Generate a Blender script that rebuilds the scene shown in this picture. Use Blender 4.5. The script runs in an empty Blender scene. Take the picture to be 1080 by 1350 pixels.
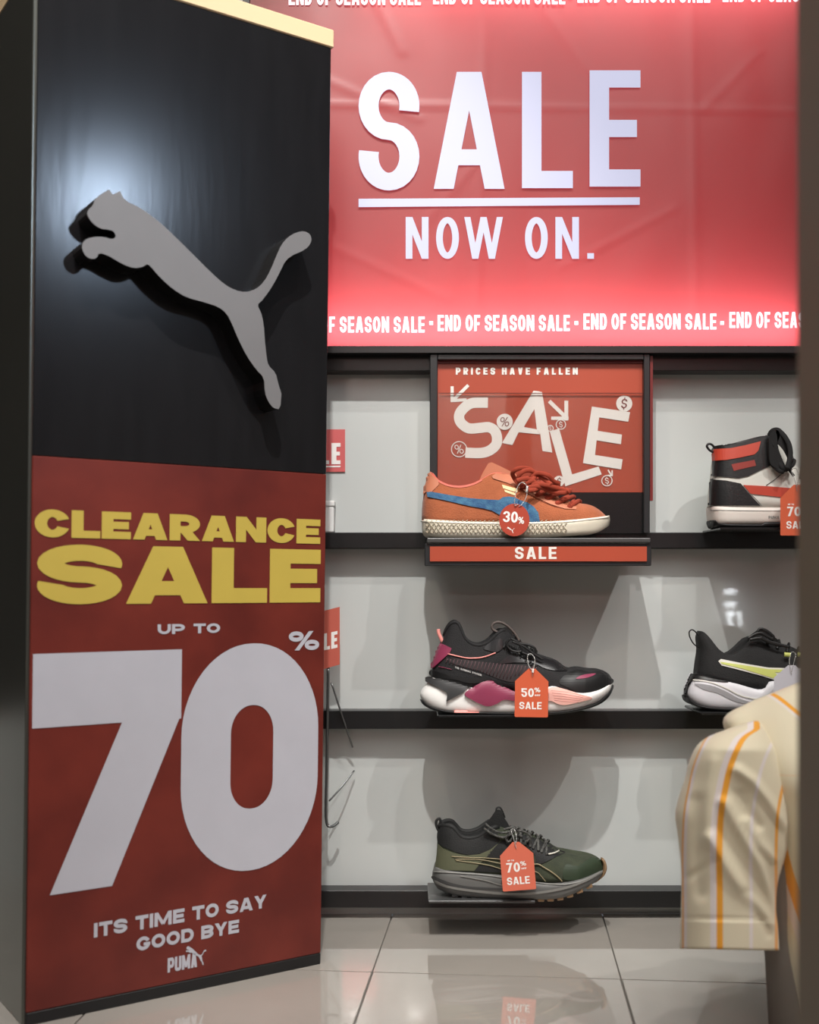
import bpy, bmesh, math, random
from mathutils import Vector, Matrix, noise
from mathutils.geometry import delaunay_2d_cdt
random.seed(7)
SC = bpy.context.scene
COL = SC.collection
# ------------------------------------------------------------------ camera
F = 1500.0; HZ = 775.0; CH = 0.55            # focal length in px, horizon row, camera height
cam_d = bpy.data.cameras.new('camera'); cam = bpy.data.objects.new('camera', cam_d); COL.objects.link(cam)
cam.location = (0, 0, CH); cam.rotation_euler = (math.pi/2, 0, 0)
cam_d.sensor_fit = 'VERTICAL'; cam_d.sensor_height = 36; cam_d.lens = 36*F/1350
cam_d.shift_y = (HZ-675)/1350.0
cam_d.clip_start = 0.02
cam_d.dof.use_dof = True; cam_d.dof.focus_distance = 1.80; cam_d.dof.aperture_fstop = 3.6
SC.camera = cam
# ------------------------------------------------------------------ world, lights, exposure
w = bpy.data.worlds.new('world'); SC.world = w; w.use_nodes = True
w.node_tree.nodes['Background'].inputs[0].default_value = (0.9, 0.93, 1, 1)
w.node_tree.nodes['Background'].inputs[1].default_value = 0.1
SC.view_settings.view_transform = 'Standard'; SC.view_settings.look = 'None'
SC.view_settings.gamma = 1; SC.view_settings.use_curve_mapping = False
SC.view_settings.exposure = 0.0
def area(name, loc, target, sx, sy, power, color=(1, 1, 1), spread=180):
    d = bpy.data.lights.new(name, 'AREA'); d.shape = 'RECTANGLE'; d.size = sx; d.size_y = sy
    d.energy = power; d.color = color; d.spread = math.radians(spread)
    o = bpy.data.objects.new(name, d); COL.objects.link(o); o.location = loc
    o.rotation_euler = (Vector(target)-Vector(loc)).to_track_quat('-Z', 'Y').to_euler()
    return o
def spot(name, loc, target, power, angle, color=(1, 1, 1), rad=0.02, blend=0.4):
    d = bpy.data.lights.new(name, 'SPOT'); d.energy = power; d.color = color
    d.spot_size = math.radians(angle); d.spot_blend = blend; d.shadow_soft_size = rad
    o = bpy.data.objects.new(name, d); COL.objects.link(o); o.location = loc
    o.rotation_euler = (Vector(target)-Vector(loc)).to_track_quat('-Z', 'Y').to_euler()
    return o
WARM = (1.0, 0.975, 0.94)
area('ceiling_panel_light', (0.0, -1.0, 2.66), (0, -1.0, 0), 2.6, 3.4, 78, (1.0, 0.97, 0.94))
spot('track_spot_left', (-0.05, 0.45, 2.6), (-0.22, 1.92, 0.50), 190, 40, WARM, 0.02, 0.6)
spot('track_spot_center', (0.45, 0.75, 2.6), (0.30, 1.92, 0.50), 50, 50, WARM, 0.02, 0.6)
spot('track_spot_right', (1.2, 0.35, 2.6), (0.62, 1.55, 0.3), 88, 40, WARM, 0.02, 0.6)
spot('track_spot_stand', (-0.60, 0.60, 2.63), (-0.30, 1.5, 1.40), 30, 40, (1.0, 0.86, 0.66), 0.03, 0.5)
area('blue_glare_lamp', (1.55, 0.0, 1.82), (-0.375, 1.45, 1.07), .12, .12, .26, (0.62, 0.78, 1.0), 30)  # added unseen bluish lamp, placed to mirror as a glare in the stand's black film

# ------------------------------------------------------------------ projection helpers (photograph px -> world at depth Y)
def P(px, py, Y): return Vector(((px-540)/F*Y, Y, CH+(HZ-py)/F*Y))

# ------------------------------------------------------------------ materials
MATS = {}
def mat(name, color, rough=0.5, metal=0.0, spec=0.5, noise_amt=0.0, noise_scale=20, color2=None, bump=0.0,
        bump_scale=200, trans=0.0, coat=0.0, emis=None, emis_s=0.0, stretch=(1, 1, 1), sheen=0.0, alpha=None):
    if name in MATS: return MATS[name]
    m = bpy.data.materials.new(name); m.use_nodes = True; nt = m.node_tree; b = nt.nodes['Principled BSDF']
    b.inputs['Base Color'].default_value = (*color, 1); b.inputs['Roughness'].default_value = rough
    b.inputs['Metallic'].default_value = metal; b.inputs['Specular IOR Level'].default_value = spec
    b.inputs['Coat Weight'].default_value = coat; b.inputs['Coat Roughness'].default_value = 0.015
    b.inputs['Sheen Weight'].default_value = sheen
    b.inputs['Transmission Weight'].default_value = trans
    if emis: b.inputs['Emission Color'].default_value = (*emis, 1); b.inputs['Emission Strength'].default_value = emis_s
    tc = nt.nodes.new('ShaderNodeTexCoord'); mp = nt.nodes.new('ShaderNodeMapping')
    mp.inputs['Scale'].default_value = stretch
    nt.links.new(tc.outputs['Object'], mp.inputs['Vector'])
    if noise_amt > 0 or color2:
        n = nt.nodes.new('ShaderNodeTexNoise'); n.inputs['Scale'].default_value = noise_scale; n.inputs['Detail'].default_value = 6
        nt.links.new(mp.outputs[0], n.inputs['Vector'])
        r = nt.nodes.new('ShaderNodeValToRGB')
        c2 = color2 or tuple(c*(1-noise_amt) for c in color)
        r.color_ramp.elements[0].position = 0.32; r.color_ramp.elements[1].position = 0.68
        r.color_ramp.elements[0].color = (*c2, 1); r.color_ramp.elements[1].color = (*color, 1)
        nt.links.new(n.outputs['Fac'], r.inputs[0]); nt.links.new(r.outputs[0], b.inputs['Base Color'])
    if bump > 0:
        n2 = nt.nodes.new('ShaderNodeTexNoise'); n2.inputs['Scale'].default_value = bump_scale; n2.inputs['Detail'].default_value = 4
        nt.links.new(mp.outputs[0], n2.inputs['Vector'])
        bp = nt.nodes.new('ShaderNodeBump'); bp.inputs['Strength'].default_value = bump; bp.inputs['Distance'].default_value = 0.002
        nt.links.new(n2.outputs['Fac'], bp.inputs['Height']); nt.links.new(bp.outputs[0], b.inputs['Normal'])
    MATS[name] = m; return m

def srgb(r, g, b):
    f = lambda c: (c/255/12.92) if c/255 <= 0.04045 else ((c/255+0.055)/1.055)**2.4
    return (f(r), f(g), f(b))

# ------------------------------------------------------------------ object helpers
def link(name, me, m=None, parent=None, smooth=False):
    o = bpy.data.objects.new(name, me); COL.objects.link(o)
    if m: me.materials.append(m)
    if smooth:
        for p in me.polygons: p.use_smooth = True
    if parent: o.parent = parent
    return o
def mesh(name, verts, faces, m=None, parent=None, smooth=False):
    me = bpy.data.meshes.new(name)
    off = Vector(parent_origin(parent)) if parent else Vector((0, 0, 0))
    me.from_pydata([tuple(Vector(v)-off) for v in verts], [], faces)
    bm = bmesh.new(); bm.from_mesh(me); bmesh.ops.recalc_face_normals(bm, faces=bm.faces); bm.to_mesh(me); bm.free()
    return link(name, me, m, parent, smooth)
def parent_origin(p):
    v = Vector((0, 0, 0))
    while p is not None:
        v += p.location; p = p.parent
    return v
def tag(o, label=None, cat=None, group=None, kind=None):
    if label: o['label'] = label
    if cat: o['category'] = cat
    if group: o['group'] = group
    if kind: o['kind'] = kind
    return o
def thing(name, loc, label, cat, group=None):
    o = bpy.data.objects.new(name, None); COL.objects.link(o); o.location = loc; o.empty_display_size = 0.05
    return tag(o, label, cat, group)
def bevel_box(x0, x1, y0, y1, z0, z1, bev=0.0, seg=2):
    bm = bmesh.new(); bmesh.ops.create_cube(bm, size=1)
    for v in bm.verts:
        v.co = Vector((x0+(v.co.x+.5)*(x1-x0), y0+(v.co.y+.5)*(y1-y0), z0+(v.co.z+.5)*(z1-z0)))
    if bev > 0: bmesh.ops.bevel(bm, geom=bm.edges[:], offset=bev, segments=seg, affect='EDGES', profile=0.5)
    return bm
def bm_data(bm):
    bm.verts.index_update(); vs = [v.co.copy() for v in bm.verts]; fs = [[v.index for v in f.verts] for f in bm.faces]; bm.free(); return vs, fs
def box(name, x0, x1, y0, y1, z0, z1, m, parent=None, bev=0.0, seg=2, xf=None):
    vs, fs = bm_data(bevel_box(x0, x1, y0, y1, z0, z1, bev, seg))
    if xf: vs = [xf(v) for v in vs]
    return mesh(name, vs, fs, m, parent)
def catmull(pts, n=6, closed=False):
    pts = [Vector(p) for p in pts]; out = []; N = len(pts)
    rng = range(N if closed else N-1)
    for i in rng:
        if closed: p0, p1, p2, p3 = pts[i-1], pts[i], pts[(i+1) % N], pts[(i+2) % N]
        else: p0 = pts[max(i-1, 0)]; p1 = pts[i]; p2 = pts[i+1]; p3 = pts[min(i+2, N-1)]
        for k in range(n):
            t = k/n
            out.append(0.5*((2*p1)+(p2-p0)*t+(2*p0-5*p1+4*p2-p3)*t*t+(3*p1-p0-3*p2+p3)*t**3))
    if not closed: out.append(pts[-1])
    return out
def tube_data(pts, r, res=8, ry=None, closed=False, up=Vector((0, 1, 0))):
    vs, fs = [], []; N = len(pts)
    for i, p in enumerate(pts):
        a = pts[(i-1) % N] if (closed or i > 0) else p
        b = pts[(i+1) % N] if (closed or i < N-1) else p
        d = (b-a).normalized()
        u = up if abs(d.dot(up)) < 0.95 else Vector((1, 0, 0.2))
        s = d.cross(u).normalized(); t = s.cross(d).normalized()
        rr = r[i] if isinstance(r, list) else r
        r2 = rr*(ry or 1)
        for k in range(res):
            an = 2*math.pi*k/res
            vs.append(p+s*math.cos(an)*rr+t*math.sin(an)*r2)
    for i in range(N if closed else N-1):
        for k in range(res):
            j = (i+1) % N
            fs.append([i*res+k, i*res+(k+1) % res, j*res+(k+1) % res, j*res+k])
    if not closed:
        fs.append(list(range(res))); fs.append([(N-1)*res+k for k in range(res)])
    return vs, fs
def join(*datas):
    vs, fs = [], []
    for v, f in datas:
        o = len(vs); vs += list(v); fs += [[i+o for i in q] for q in f]
    return vs, fs
def tube(name, pts, r, m, parent=None, res=8, ry=None, closed=False, n=5, up=Vector((0, 1, 0)), smooth=True):
    p = catmull(pts, n, closed) if n > 1 else [Vector(q) for q in pts]
    if isinstance(r, (list, tuple)):
        rr = []; k = len(p)
        for i in range(k):
            t = i/(k-1)*(len(r)-1); a = int(min(t, len(r)-2)); rr.append(r[a]+(r[a+1]-r[a])*(t-a))
        r = rr
    v, f = tube_data(p, r, res, ry, closed, up)
    return mesh(name, v, f, m, parent, smooth)

# ------------------------------------------------------------------ lettering: stroked glyphs built as flat geometry
def arc(cx, cy, rx, ry, a0, a1, n=14):
    return [(cx+rx*math.cos(math.radians(a0+(a1-a0)*i/n)), cy+ry*math.sin(math.radians(a0+(a1-a0)*i/n))) for i in range(n+1)]
def stroke_quads(path, sx, sy, closed=False):
    pts = [(x/sx, y/sy) for x, y in path]; q = []
    for p in pts:
        if not q or (abs(p[0]-q[-1][0])+abs(p[1]-q[-1][1])) > 1e-5: q.append(p)
    pts = q
    if closed and abs(pts[0][0]-pts[-1][0])+abs(pts[0][1]-pts[-1][1]) < 1e-5: pts.pop()
    N = len(pts); L, R = [], []
    for i in range(N):
        def dr(a, b):
            dx, dy = b[0]-a[0], b[1]-a[1]; l = math.hypot(dx, dy) or 1; return dx/l, dy/l
        d1 = dr(pts[i-1], pts[i]) if (i > 0 or closed) else None
        d2 = dr(pts[i], pts[(i+1) % N]) if (i < N-1 or closed) else None
        if d1 is None: d1 = d2
        if d2 is None: d2 = d1
        nx, ny = -(d1[1]+d2[1]), (d1[0]+d2[0]); l = math.hypot(nx, ny) or 1; nx /= l; ny /= l
        c = max(0.35, nx*(-d1[1])+ny*d1[0]); k = 0.5/c
        x, y = pts[i]
        L.append(((x+nx*k)*sx, (y+ny*k)*sy)); R.append(((x-nx*k)*sx, (y-ny*k)*sy))
    return [[L[i], L[(i+1) % N], R[(i+1) % N], R[i]] for i in range(N if closed else N-1)]
def clip_y(poly, y, keep_above):
    out = []
    for i in range(len(poly)):
        a, b = poly[i-1], poly[i]
        ia = (a[1] >= y-1e-9) if keep_above else (a[1] <= y+1e-9)
        ib = (b[1] >= y-1e-9) if keep_above else (b[1] <= y+1e-9)
        if ia != ib:
            t = (y-a[1])/(b[1]-a[1]); out.append((a[0]+(b[0]-a[0])*t, y))
        if ib: out.append(b)
    return out
WID = {'I': 0, 'E': .88, 'F': .84, 'L': .84, 'M': 1.3, 'W': 1.45, 'A': 1.12, 'V': 1.05, 'Y': 1.02, 'N': 1.05, 'O': 1.04, '.': 0, '·': 0,
       'T': .95, '1': .6, '%': 1.25, '7': .95, 'C': 1.0, 'G': 1.04, 'J': .9}
def glyph(ch, w, sx, sy, rr=1.0):
    """polygons of a capital of height 1 and width w; sx/sy are stem and bar thickness"""
    L, R, B, T = sx/2, w-sx/2, sy/2, 1-sy/2; M = 0.5
    rx = (R-L)/2*rr
    ryh = (T-B)/4*1.0; ryf = min((T-B)/2*rr, (T-B)/2)
    if rr < 1: ryf = min(ryf, max(rx*1.2, .12))
    S = []
    def st(path, closed=False, clip=True, tx=None, ty=None):
        for q in stroke_quads(path, tx or sx, ty or sy, closed):
            if clip: q = clip_y(clip_y(q, 0, True), 1, False)
            if len(q) > 2: S.append(q)
    def rrect(x0, x1, y0, y1, ax, ay, tx=None, ty=None):
        st(arc(x1-ax, y1-ay, ax, ay, 0, 90)+arc(x0+ax, y1-ay, ax, ay, 90, 180)+arc(x0+ax, y0+ay, ax, ay, 180, 270)+arc(x1-ax, y0+ay, ax, ay, 270, 360), True, False, tx, ty)
    dx = sx*.58
    if ch == 'E':
        st([(w, T), (L, T), (L, B), (w, B)]); st([(L, M), (w*.93, M)])
    elif ch == 'F': st([(w, T), (L, T), (L, 0)]); st([(L, .46), (w*.9, .46)])
    elif ch == 'L': st([(L, 1), (L, B), (w, B)])
    elif ch == 'T': st([(0, T), (w, T)]); st([(w/2, T), (w/2, 0)])
    elif ch == 'H': st([(L, 0), (L, 1)]); st([(R, 0), (R, 1)]); st([(L, M), (R, M)])
    elif ch == 'I': st([(L, 0), (L, 1)])
    elif ch == 'A':
        for sgn in (0, 1):
            a = dx if sgn == 0 else w-dx; top = w/2+(-.12 if sgn == 0 else .12)*sx; k = (top-a)
            st([(a-k*.3, -.3), (top+k*.3, 1.3)])
        y = .27; xa = dx+(w/2-dx)*y
        st([(xa, y), (w-xa, y)], ty=sy*.92)
    elif ch == 'V':
        for a in (dx, w-dx):
            k = w/2-a; st([(a-k*.3, 1.3), (w/2+k*.3, -.3)])
    elif ch == 'W':
        q = w/4
        for a, b in ((dx, q+dx*.45), (w/2, q+dx*.45), (w/2, w-q-dx*.45), (w-dx, w-q-dx*.45)):
            k = b-a; st([(a-k*.3, 1.3), (b+k*.3, -.3)], tx=sx*.9)
    elif ch == 'Y':
        for a in (dx, w-dx):
            k = w/2-a; st([(a-k*.3, 1+.6*.3), (w/2+k*.05, .4-.03)])
        st([(w/2, .5), (w/2, 0)])
    elif ch == 'N':
        st([(L, 0), (L, 1)]); st([(R, 0), (R, 1)]); k = R-L; st([(L-k*.2, 1.2), (R+k*.2, -.2)], tx=sx*.95)
        for q in S[2:]:
            q[:] = [(min(max(x, 0), w), y) for x, y in q]
    elif ch == 'M':
        st([(L, 0), (L, 1)]); st([(R, 0), (R, 1)])
        for a in (L, R):
            k = w/2-a; q0 = len(S); st([(a-k*.25, 1+.85*.25), (w/2, .15)], tx=sx*.9)
            for q in S[q0:]: q[:] = [(min(max(x, 0), w), y) for x, y in q]
    elif ch == 'S':
        ax = min(rx, (R-L)/2)
        st(arc(R-ax, T-ryh, ax, ryh, -12, 90)+arc(L+ax, T-ryh, ax, ryh, 90, 270)+arc(R-ax, B+ryh, ax, ryh, 90, -90)+arc(L+ax, B+ryh, ax, ryh, -90, -192), False, False)
    elif ch == '$':
        ax = min(rx, (R-L)/2)
        st(arc(R-ax, T-ryh, ax, ryh, 0, 90)+arc(L+ax, T-ryh, ax, ryh, 90, 270)+arc(R-ax, B+ryh, ax, ryh, 90, -90)+arc(L+ax, B+ryh, ax, ryh, -90, -180), False, False)
        st([(w/2, -.16), (w/2, .02)], clip=False, tx=sx*.7); st([(w/2, .98), (w/2, 1.16)], clip=False, tx=sx*.7)
    elif ch in 'O0': rrect(L, R, B, T, rx, ryf)
    elif ch == 'C' or ch == 'G':
        cut = 0.05
        p = [(R, T-ryf-cut)] + arc(R-rx, T-ryf, rx, ryf, 0, 90)+arc(L+rx, T-ryf, rx, ryf, 90, 180)+arc(L+rx, B+ryf, rx, ryf, 180, 270)
        p0 = arc(R-rx, B+ryf, rx, ryf, 270, 360)
        if ch == 'C':
            a0 = 22 if ryf > .3 else 0
            p = arc(R-rx, T-ryf, rx, ryf, a0, 90)+arc(L+rx, T-ryf, rx, ryf, 90, 180)+arc(L+rx, B+ryf, rx, ryf, 180, 270)+arc(R-rx, B+ryf, rx, ryf, 270, 360-a0)
            st(p, False, False)
        else:
            a0 = 25 if ryf > .3 else 0
            p = arc(R-rx, T-ryf, rx, ryf, a0, 90)+arc(L+rx, T-ryf, rx, ryf, 90, 180)+arc(L+rx, B+ryf, rx, ryf, 180, 270)+arc(R-rx, B+ryf, rx, ryf, 270, 355)
            st(p+[(R, .5)], False, False); st([(w*.52, .44), (w, .44)], ty=sy*.85)
    elif ch == 'D': st([(L, B)]+arc(R-rx, B+ryf, rx, ryf, 270, 360)+arc(R-rx, T-ryf, rx, ryf, 0, 90)+[(L, T)], True, False)
    elif ch == 'P' or ch == 'R':
        lo = .40 if ch == 'P' else .42; ry = (T-lo)/2; ax = min(rx, (R-L)*.6)
        st([(L, 0), (L, 1)]); st([(L, lo), (R-ax, lo)]+arc(R-ax, lo+ry, ax, ry, -90, 90)+[(L, T)], False, False)
        if ch == 'R': st([(w*.42, .5), (w-dx+(w*.58-dx)*.15, -.06)])
    elif ch == 'B':
        ry = (T-B)/4; ax = min(rx, (R-L)*.6); st([(L, 0), (L, 1)])
        for c in (B+ry, T-ry): st([(L, c-ry), (R-ax, c-ry)]+arc(R-ax, c, ax, ry, -90, 90)+[(L, c+ry)], False, False)
    elif ch == 'U': st([(L, 1)]+arc(L+rx, B+ryf, rx, ryf, 180, 270)+arc(R-rx, B+ryf, rx, ryf, 270, 360)+[(R, 1)], False, False)
    elif ch == '3':
        ax = min(rx, (R-L)/2)
        st(arc(L+ax, T-ryh, ax, ryh, 180, 90)+arc(R-ax, T-ryh, ax, ryh, 90, -90)+[(w*.4, M)], False, False)
        st([(w*.4, M)]+arc(R-ax, B+ryh, ax, ryh, 90, -90)+arc(L+ax, B+ryh, ax, ryh, -90, -180), False, False)
    elif ch == '5':
        ax = min(rx, (R-L)/2); st([(w*.95, T), (L, T), (L, .55)]); hy = (.6-B)/2
        st([(L, .6)]+arc(R-ax, B+hy, ax, hy, 90, -90)+arc(L+ax, B+hy, ax, hy, -90, -180), False, False)
    elif ch == '1': st([(w/2, 0), (w/2, 1)])
    elif ch == '7':
        st([(0, T), (w, T)])
        a = (w-sx*.55, T); b = (w*.14+sx*.5, 0); k = (b[0]-a[0]), (b[1]-a[1])
        q0 = len(S); st([(a[0]-k[0]*.2, a[1]-k[1]*.2), (b[0]+k[0]*.1, b[1]+k[1]*.1)], tx=sx*1.05)
        for q in S[q0:]: q[:] = [(min(x, w), y) for x, y in q]
    elif ch == '%':
        c = w*.24; t = sx*.62
        for x, y in ((c, .73), (w-c, .27)): rrect(x-c+t/2, x+c-t/2, y-.27+t/2, y+.27-t/2, c-t/2, .27-t/2, t, t)
        st([(w*.25-.05, -.1), (w*.75+.05, 1.1)], tx=t, ty=t)
    elif ch == '.': st([(0, sy*.45), (sx, sy*.45)], ty=sy*.9)
    elif ch == '·': st([(0, .45), (sx, .45)], ty=sx)
    elif ch == '-': st([(0, .45), (sx*1.6, .45)], ty=sy*.8)
    return S
def text_polys(s, u0, u1, v0, v1, sx=.3, sy=.2, wf=1.0, gap=.1, rr=1.0, space=.45, widths=None):
    """lay the string out in the box u0..u1 x v0..v1; all letter sizes follow from the box"""
    H = v1-v0; cells = []; x = 0
    for i, ch in enumerate(s):
        if ch == ' ': x += space; continue
        wd = WID.get(ch, .98)*wf
        if ch in 'I.·': wd = sx
        if ch == '-': wd = sx*1.6
        if widths and ch in widths: wd = widths[ch]
        cells.append((ch, x, wd)); x += wd+gap
    tot = x-gap; kx = (u1-u0)/tot; out = []
    for ch, x0, wd in cells:
        for q in glyph(ch, wd, sx, sy, rr): out.append([(u0+(x0+a)*kx, v0+b*H) for a, b in q])
    return out
def poly_obj(name, polys, fn, m, parent=None, dz=0.0):
    """fn(u,v,layer) -> world; polygons become a thin raised print"""
    pv, pf = [], []
    xs = [a for q in polys for a, b in q]; sc_ = 100.0/max(1e-6, max(xs)-min(xs)); x00 = min(xs); y00 = min(b for q in polys for a, b in q)
    for q in polys:
        q = [((a-x00)*sc_, (b-y00)*sc_) for a, b in q]
        q2 = []
        for p in q:
            if not q2 or abs(p[0]-q2[-1][0])+abs(p[1]-q2[-1][1]) > 1e-4: q2.append(p)
        if len(q2) > 2 and abs(q2[0][0]-q2[-1][0])+abs(q2[0][1]-q2[-1][1]) < 1e-4: q2.pop()
        if len(q2) < 3: continue
        tris = [q2] if len(q2) == 3 else ([q2[:3], [q2[0], q2[2], q2[3]]] if len(q2) == 4 else [[q2[0], q2[i], q2[i+1]] for i in range(1, len(q2)-1)])
        if len(q2) > 8: tris = [[cd_v[i] for i in t] for cd_v, cd_f in [cdt(q2)[:2]] for t in cd_f]
        for t in tris:
            ar = sum(t[i-1][0]*t[i][1]-t[i][0]*t[i-1][1] for i in range(3))
            if abs(ar) < 1e-6: continue
            if ar < 0: t = t[::-1]
            o = len(pv); pv += [Vector(p) for p in t]; pf.append([o, o+1, o+2])
    v2, _, f2, _, _, of2 = delaunay_2d_cdt(pv, [], pf, 0, 1e-5); f2 = [f for f, o_ in zip(f2, of2) if o_]
    vs = [fn(p.x/sc_+x00, p.y/sc_+y00, 1) for p in v2]; fs = [list(f) for f in f2]
    me = bpy.data.meshes.new(name); off = parent_origin(parent) if parent else Vector((0, 0, 0))
    me.from_pydata([tuple(Vector(v)-off) for v in vs], [], fs)
    return link(name, me, m, parent)
def cdt(poly, step=None):
    """triangulate a simple polygon, with interior grid points"""
    pts = [Vector((a, b)) for a, b in poly]; n = len(pts)
    allp = list(pts)
    def inside(x, y):
        c = False; j = n-1
        for i in range(n):
            xi, yi = pts[i]; xj, yj = pts[j]
            if (yi > y) != (yj > y) and x < (xj-xi)*(y-yi)/(yj-yi)+xi: c = not c
            j = i
        return c
    if step:
        x0 = min(p.x for p in pts); x1 = max(p.x for p in pts); y0 = min(p.y for p in pts); y1 = max(p.y for p in pts)
        def dens(a, b):
            k = max(1, int((b-a).length/step)); return [a.lerp(b, i/k) for i in range(k)]
        np_ = []
        for i in range(n): np_ += dens(pts[i], pts[(i+1) % n])
        pts = np_; n = len(pts); allp = list(pts)
        y = y0+step*.5
        while y < y1:
            x = x0+step*.5
            while x < x1:
                if inside(x, y) and min((Vector((x, y))-p).length for p in pts) > step*.45: allp.append(Vector((x, y)))
                x += step
            y += step
    e = [(i, (i+1) % n) for i in range(n)]
    v, ed, f, ov, _, _ = delaunay_2d_cdt(allp, e, [], 1, 1e-6)
    # boundary loop by original index order
    bd = [None]*n
    for k, lst in enumerate(ov):
        for q in lst:
            if q < n: bd[q] = k
    return [(p.x, p.y) for p in v], [list(t) for t in f], bd
def slab(name, poly, fn, m, parent=None, step=None, smooth=False):
    """fn(u,v,layer) with layer 0 = back, 1 = front; closed slab"""
    v, f, bd = cdt(poly, step); n = len(v)
    vs = [fn(a, b, 1) for a, b in v]+[fn(a, b, 0) for a, b in v]
    fs = [t for t in f]+[[i+n for i in reversed(t)] for t in f]
    bd = [b for b in bd if b is not None]
    for i in range(len(bd)):
        a, b = bd[i], bd[(i+1) % len(bd)]
        if a != b: fs.append([a, b, b+n, a+n])
    return mesh(name, vs, fs, m, parent, smooth)
def smooth2(poly, n=4, closed=True): return [(p.x, p.y) for p in catmull([Vector((a, b, 0)) for a, b in poly], n, closed)]
def ribbon(path, w, closed=False):
    """polygon outline of a polyline of width w (photo px)"""
    qs = stroke_quads(path, w, w, closed)
    return [q[0] for q in qs]+[qs[-1][1]]+[q[3] for q in reversed([q for q in qs])][:0]+[qs[-1][2]]+[q[3] for q in reversed(qs)]

# ------------------------------------------------------------------ the setting
FX0, FX1, FY0 = -3.0, 3.0, -5.2
DW = 1.92
m_wall = mat('wall_laminate', srgb(200, 204, 202), 0.10, noise_amt=.03, noise_scale=3, coat=1.0)
m_grout = mat('floor_grout', srgb(104, 100, 94), .8)
m_tile = mat('floor_tile', srgb(166, 160, 152), 0.05, noise_amt=.10, noise_scale=5, coat=1.0)
m_black = mat('black_rail', srgb(26, 26, 27), 0.32, noise_amt=.2, noise_scale=30)
m_blackgl = mat('black_gloss_shelf', srgb(22, 22, 23), 0.25)
m_ceil = mat('ceiling_paint', srgb(200, 198, 192), .8, noise_amt=.05)
m_shop = mat('shop_wall_paint', srgb(150, 146, 140), .7, noise_amt=.06)
tag(box('wall_back', FX0, FX1, DW, DW+.1, 0, 2.7, m_wall), kind='structure')
tag(box('ceiling', FX0, FX1, FY0, DW+.1, 2.7, 2.8, m_ceil), kind='structure')
tag(box('wall_front', FX0, FX1, FY0-.1, FY0, 0, 2.7, m_shop), kind='structure')
tag(box('wall_left', FX0-.1, FX0, FY0, DW, 0, 2.7, mat('dark_shop_wall', srgb(44, 40, 38), .6, noise_amt=.2)), kind='structure')
tag(box('wall_right', FX1, FX1+.1, FY0, DW, 0, 2.7, m_shop), kind='structure')
floor = tag(box('floor', FX0, FX1, FY0, DW, -.1, -.004, m_grout), kind='structure')
# tiles follow the joints of the photograph: laid 4.9 degrees off the wall
TR = math.radians(-4.9); TS = 0.352
ct, sn = math.cos(TR), math.sin(TR)
def frot(u, v): return (u*ct-v*sn, u*sn+v*ct)
jp = P(488, 1290, CH*F/(1290-HZ))          # a joint passes here
ju = jp.x*ct+jp.y*sn
jq = P(700, 1287.5, CH*F/(1287.5-HZ)); jv = -jq.x*sn+jq.y*ct
vs, fs = bm_data(bevel_box(0.0012, TS-.0012, .0012, TS-.0012, -.0038, 0, .0008, 1))
tme = bpy.data.meshes.new('tile'); tme.from_pydata(vs, [], fs); tme.materials.append(m_tile)
k = 0
for i in range(-5, 6):
    for j in range(-5, 2):
        u, v = ju+i*TS, jv+j*TS
        cs = [frot(u+a, v+b) for a in (0, TS) for b in (0, TS)]
        if max(c[1] for c in cs) > DW+.002: 
            continue
        if min(abs(c[0]) for c in cs) > 1.6: continue
        o = bpy.data.objects.new('tile', tme); COL.objects.link(o); o.parent = floor
        x, y = frot(u, v); o.location = (x, y, 0); o.rotation_euler = (0, 0, TR)
# tiles of the last row are cut by the wall
def cut_tile(u, v):
    cs = [frot(u+a, v+b) for a, b in ((.0012, .0012), (TS-.0012, .0012), (TS-.0012, TS-.0012), (.0012, TS-.0012))]
    c2 = [(b, a) for a, b in cs]; c2 = clip_y([(x, y) for x, y in [(p[0], p[1]) for p in cs]], DW-.001, False)
    if len(c2) < 3: return
    n = len(c2); V = [(x, y, 0) for x, y in c2]+[(x, y, -.0038) for x, y in c2]
    Fc = [list(range(n)), list(range(2*n-1, n-1, -1))]+[[i, (i+1) % n, (i+1) % n+n, i+n] for i in range(n)]
    mesh('tile', V, Fc, m_tile, floor)
for i in range(-5, 6):
    for j in range(-5, 4):
        u, v = ju+i*TS, jv+j*TS
        cs = [frot(u+a, v+b) for a in (0, TS) for b in (0, TS)]
        if max(c[1] for c in cs) > DW+.002 and min(c[1] for c in cs) < DW-.01 and min(abs(c[0]) for c in cs) <= 1.6: cut_tile(u, v)
# outer floor beyond the single tiles
for nm, a in (('trim_1', (FX0, FX1, FY0, 0.0-.95)),):
    pass
# rails on the wall
DR = 1.885
def rail(y0, y1, n, x0=-1.6, x1=1.6):
    a, b = P(0, y0, DR).z, P(0, y1, DR).z
    return a, b
for i, (y0, y1, lab) in enumerate(((463, 489, 'black horizontal rail just under the glowing sale banner'), (702, 723, 'black wall rail behind the orange sneaker and the high-top'),
                         (937, 961, 'black wall rail under the pink and black sneaker'), (1174, 1197, 'lowest black wall rail, just above the tiled floor'))):
    a, b = P(0, y0, DR).z, P(0, y1, DR).z
    o = box('wall_rail', -.74, 1.6, DR, DW-.0005, b, a, m_black, None, .0012, 1); tag(o, lab, 'rail')
tag(box('trim_1', FX0, -.755, DW-.02, DW-.0003, .34, 2.7, mat('dark_reflected_panel', srgb(34, 31, 29), .6, noise_amt=.2)), kind='structure')  # unseen dark panel, added for the stand's steel side to mirror
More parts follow.
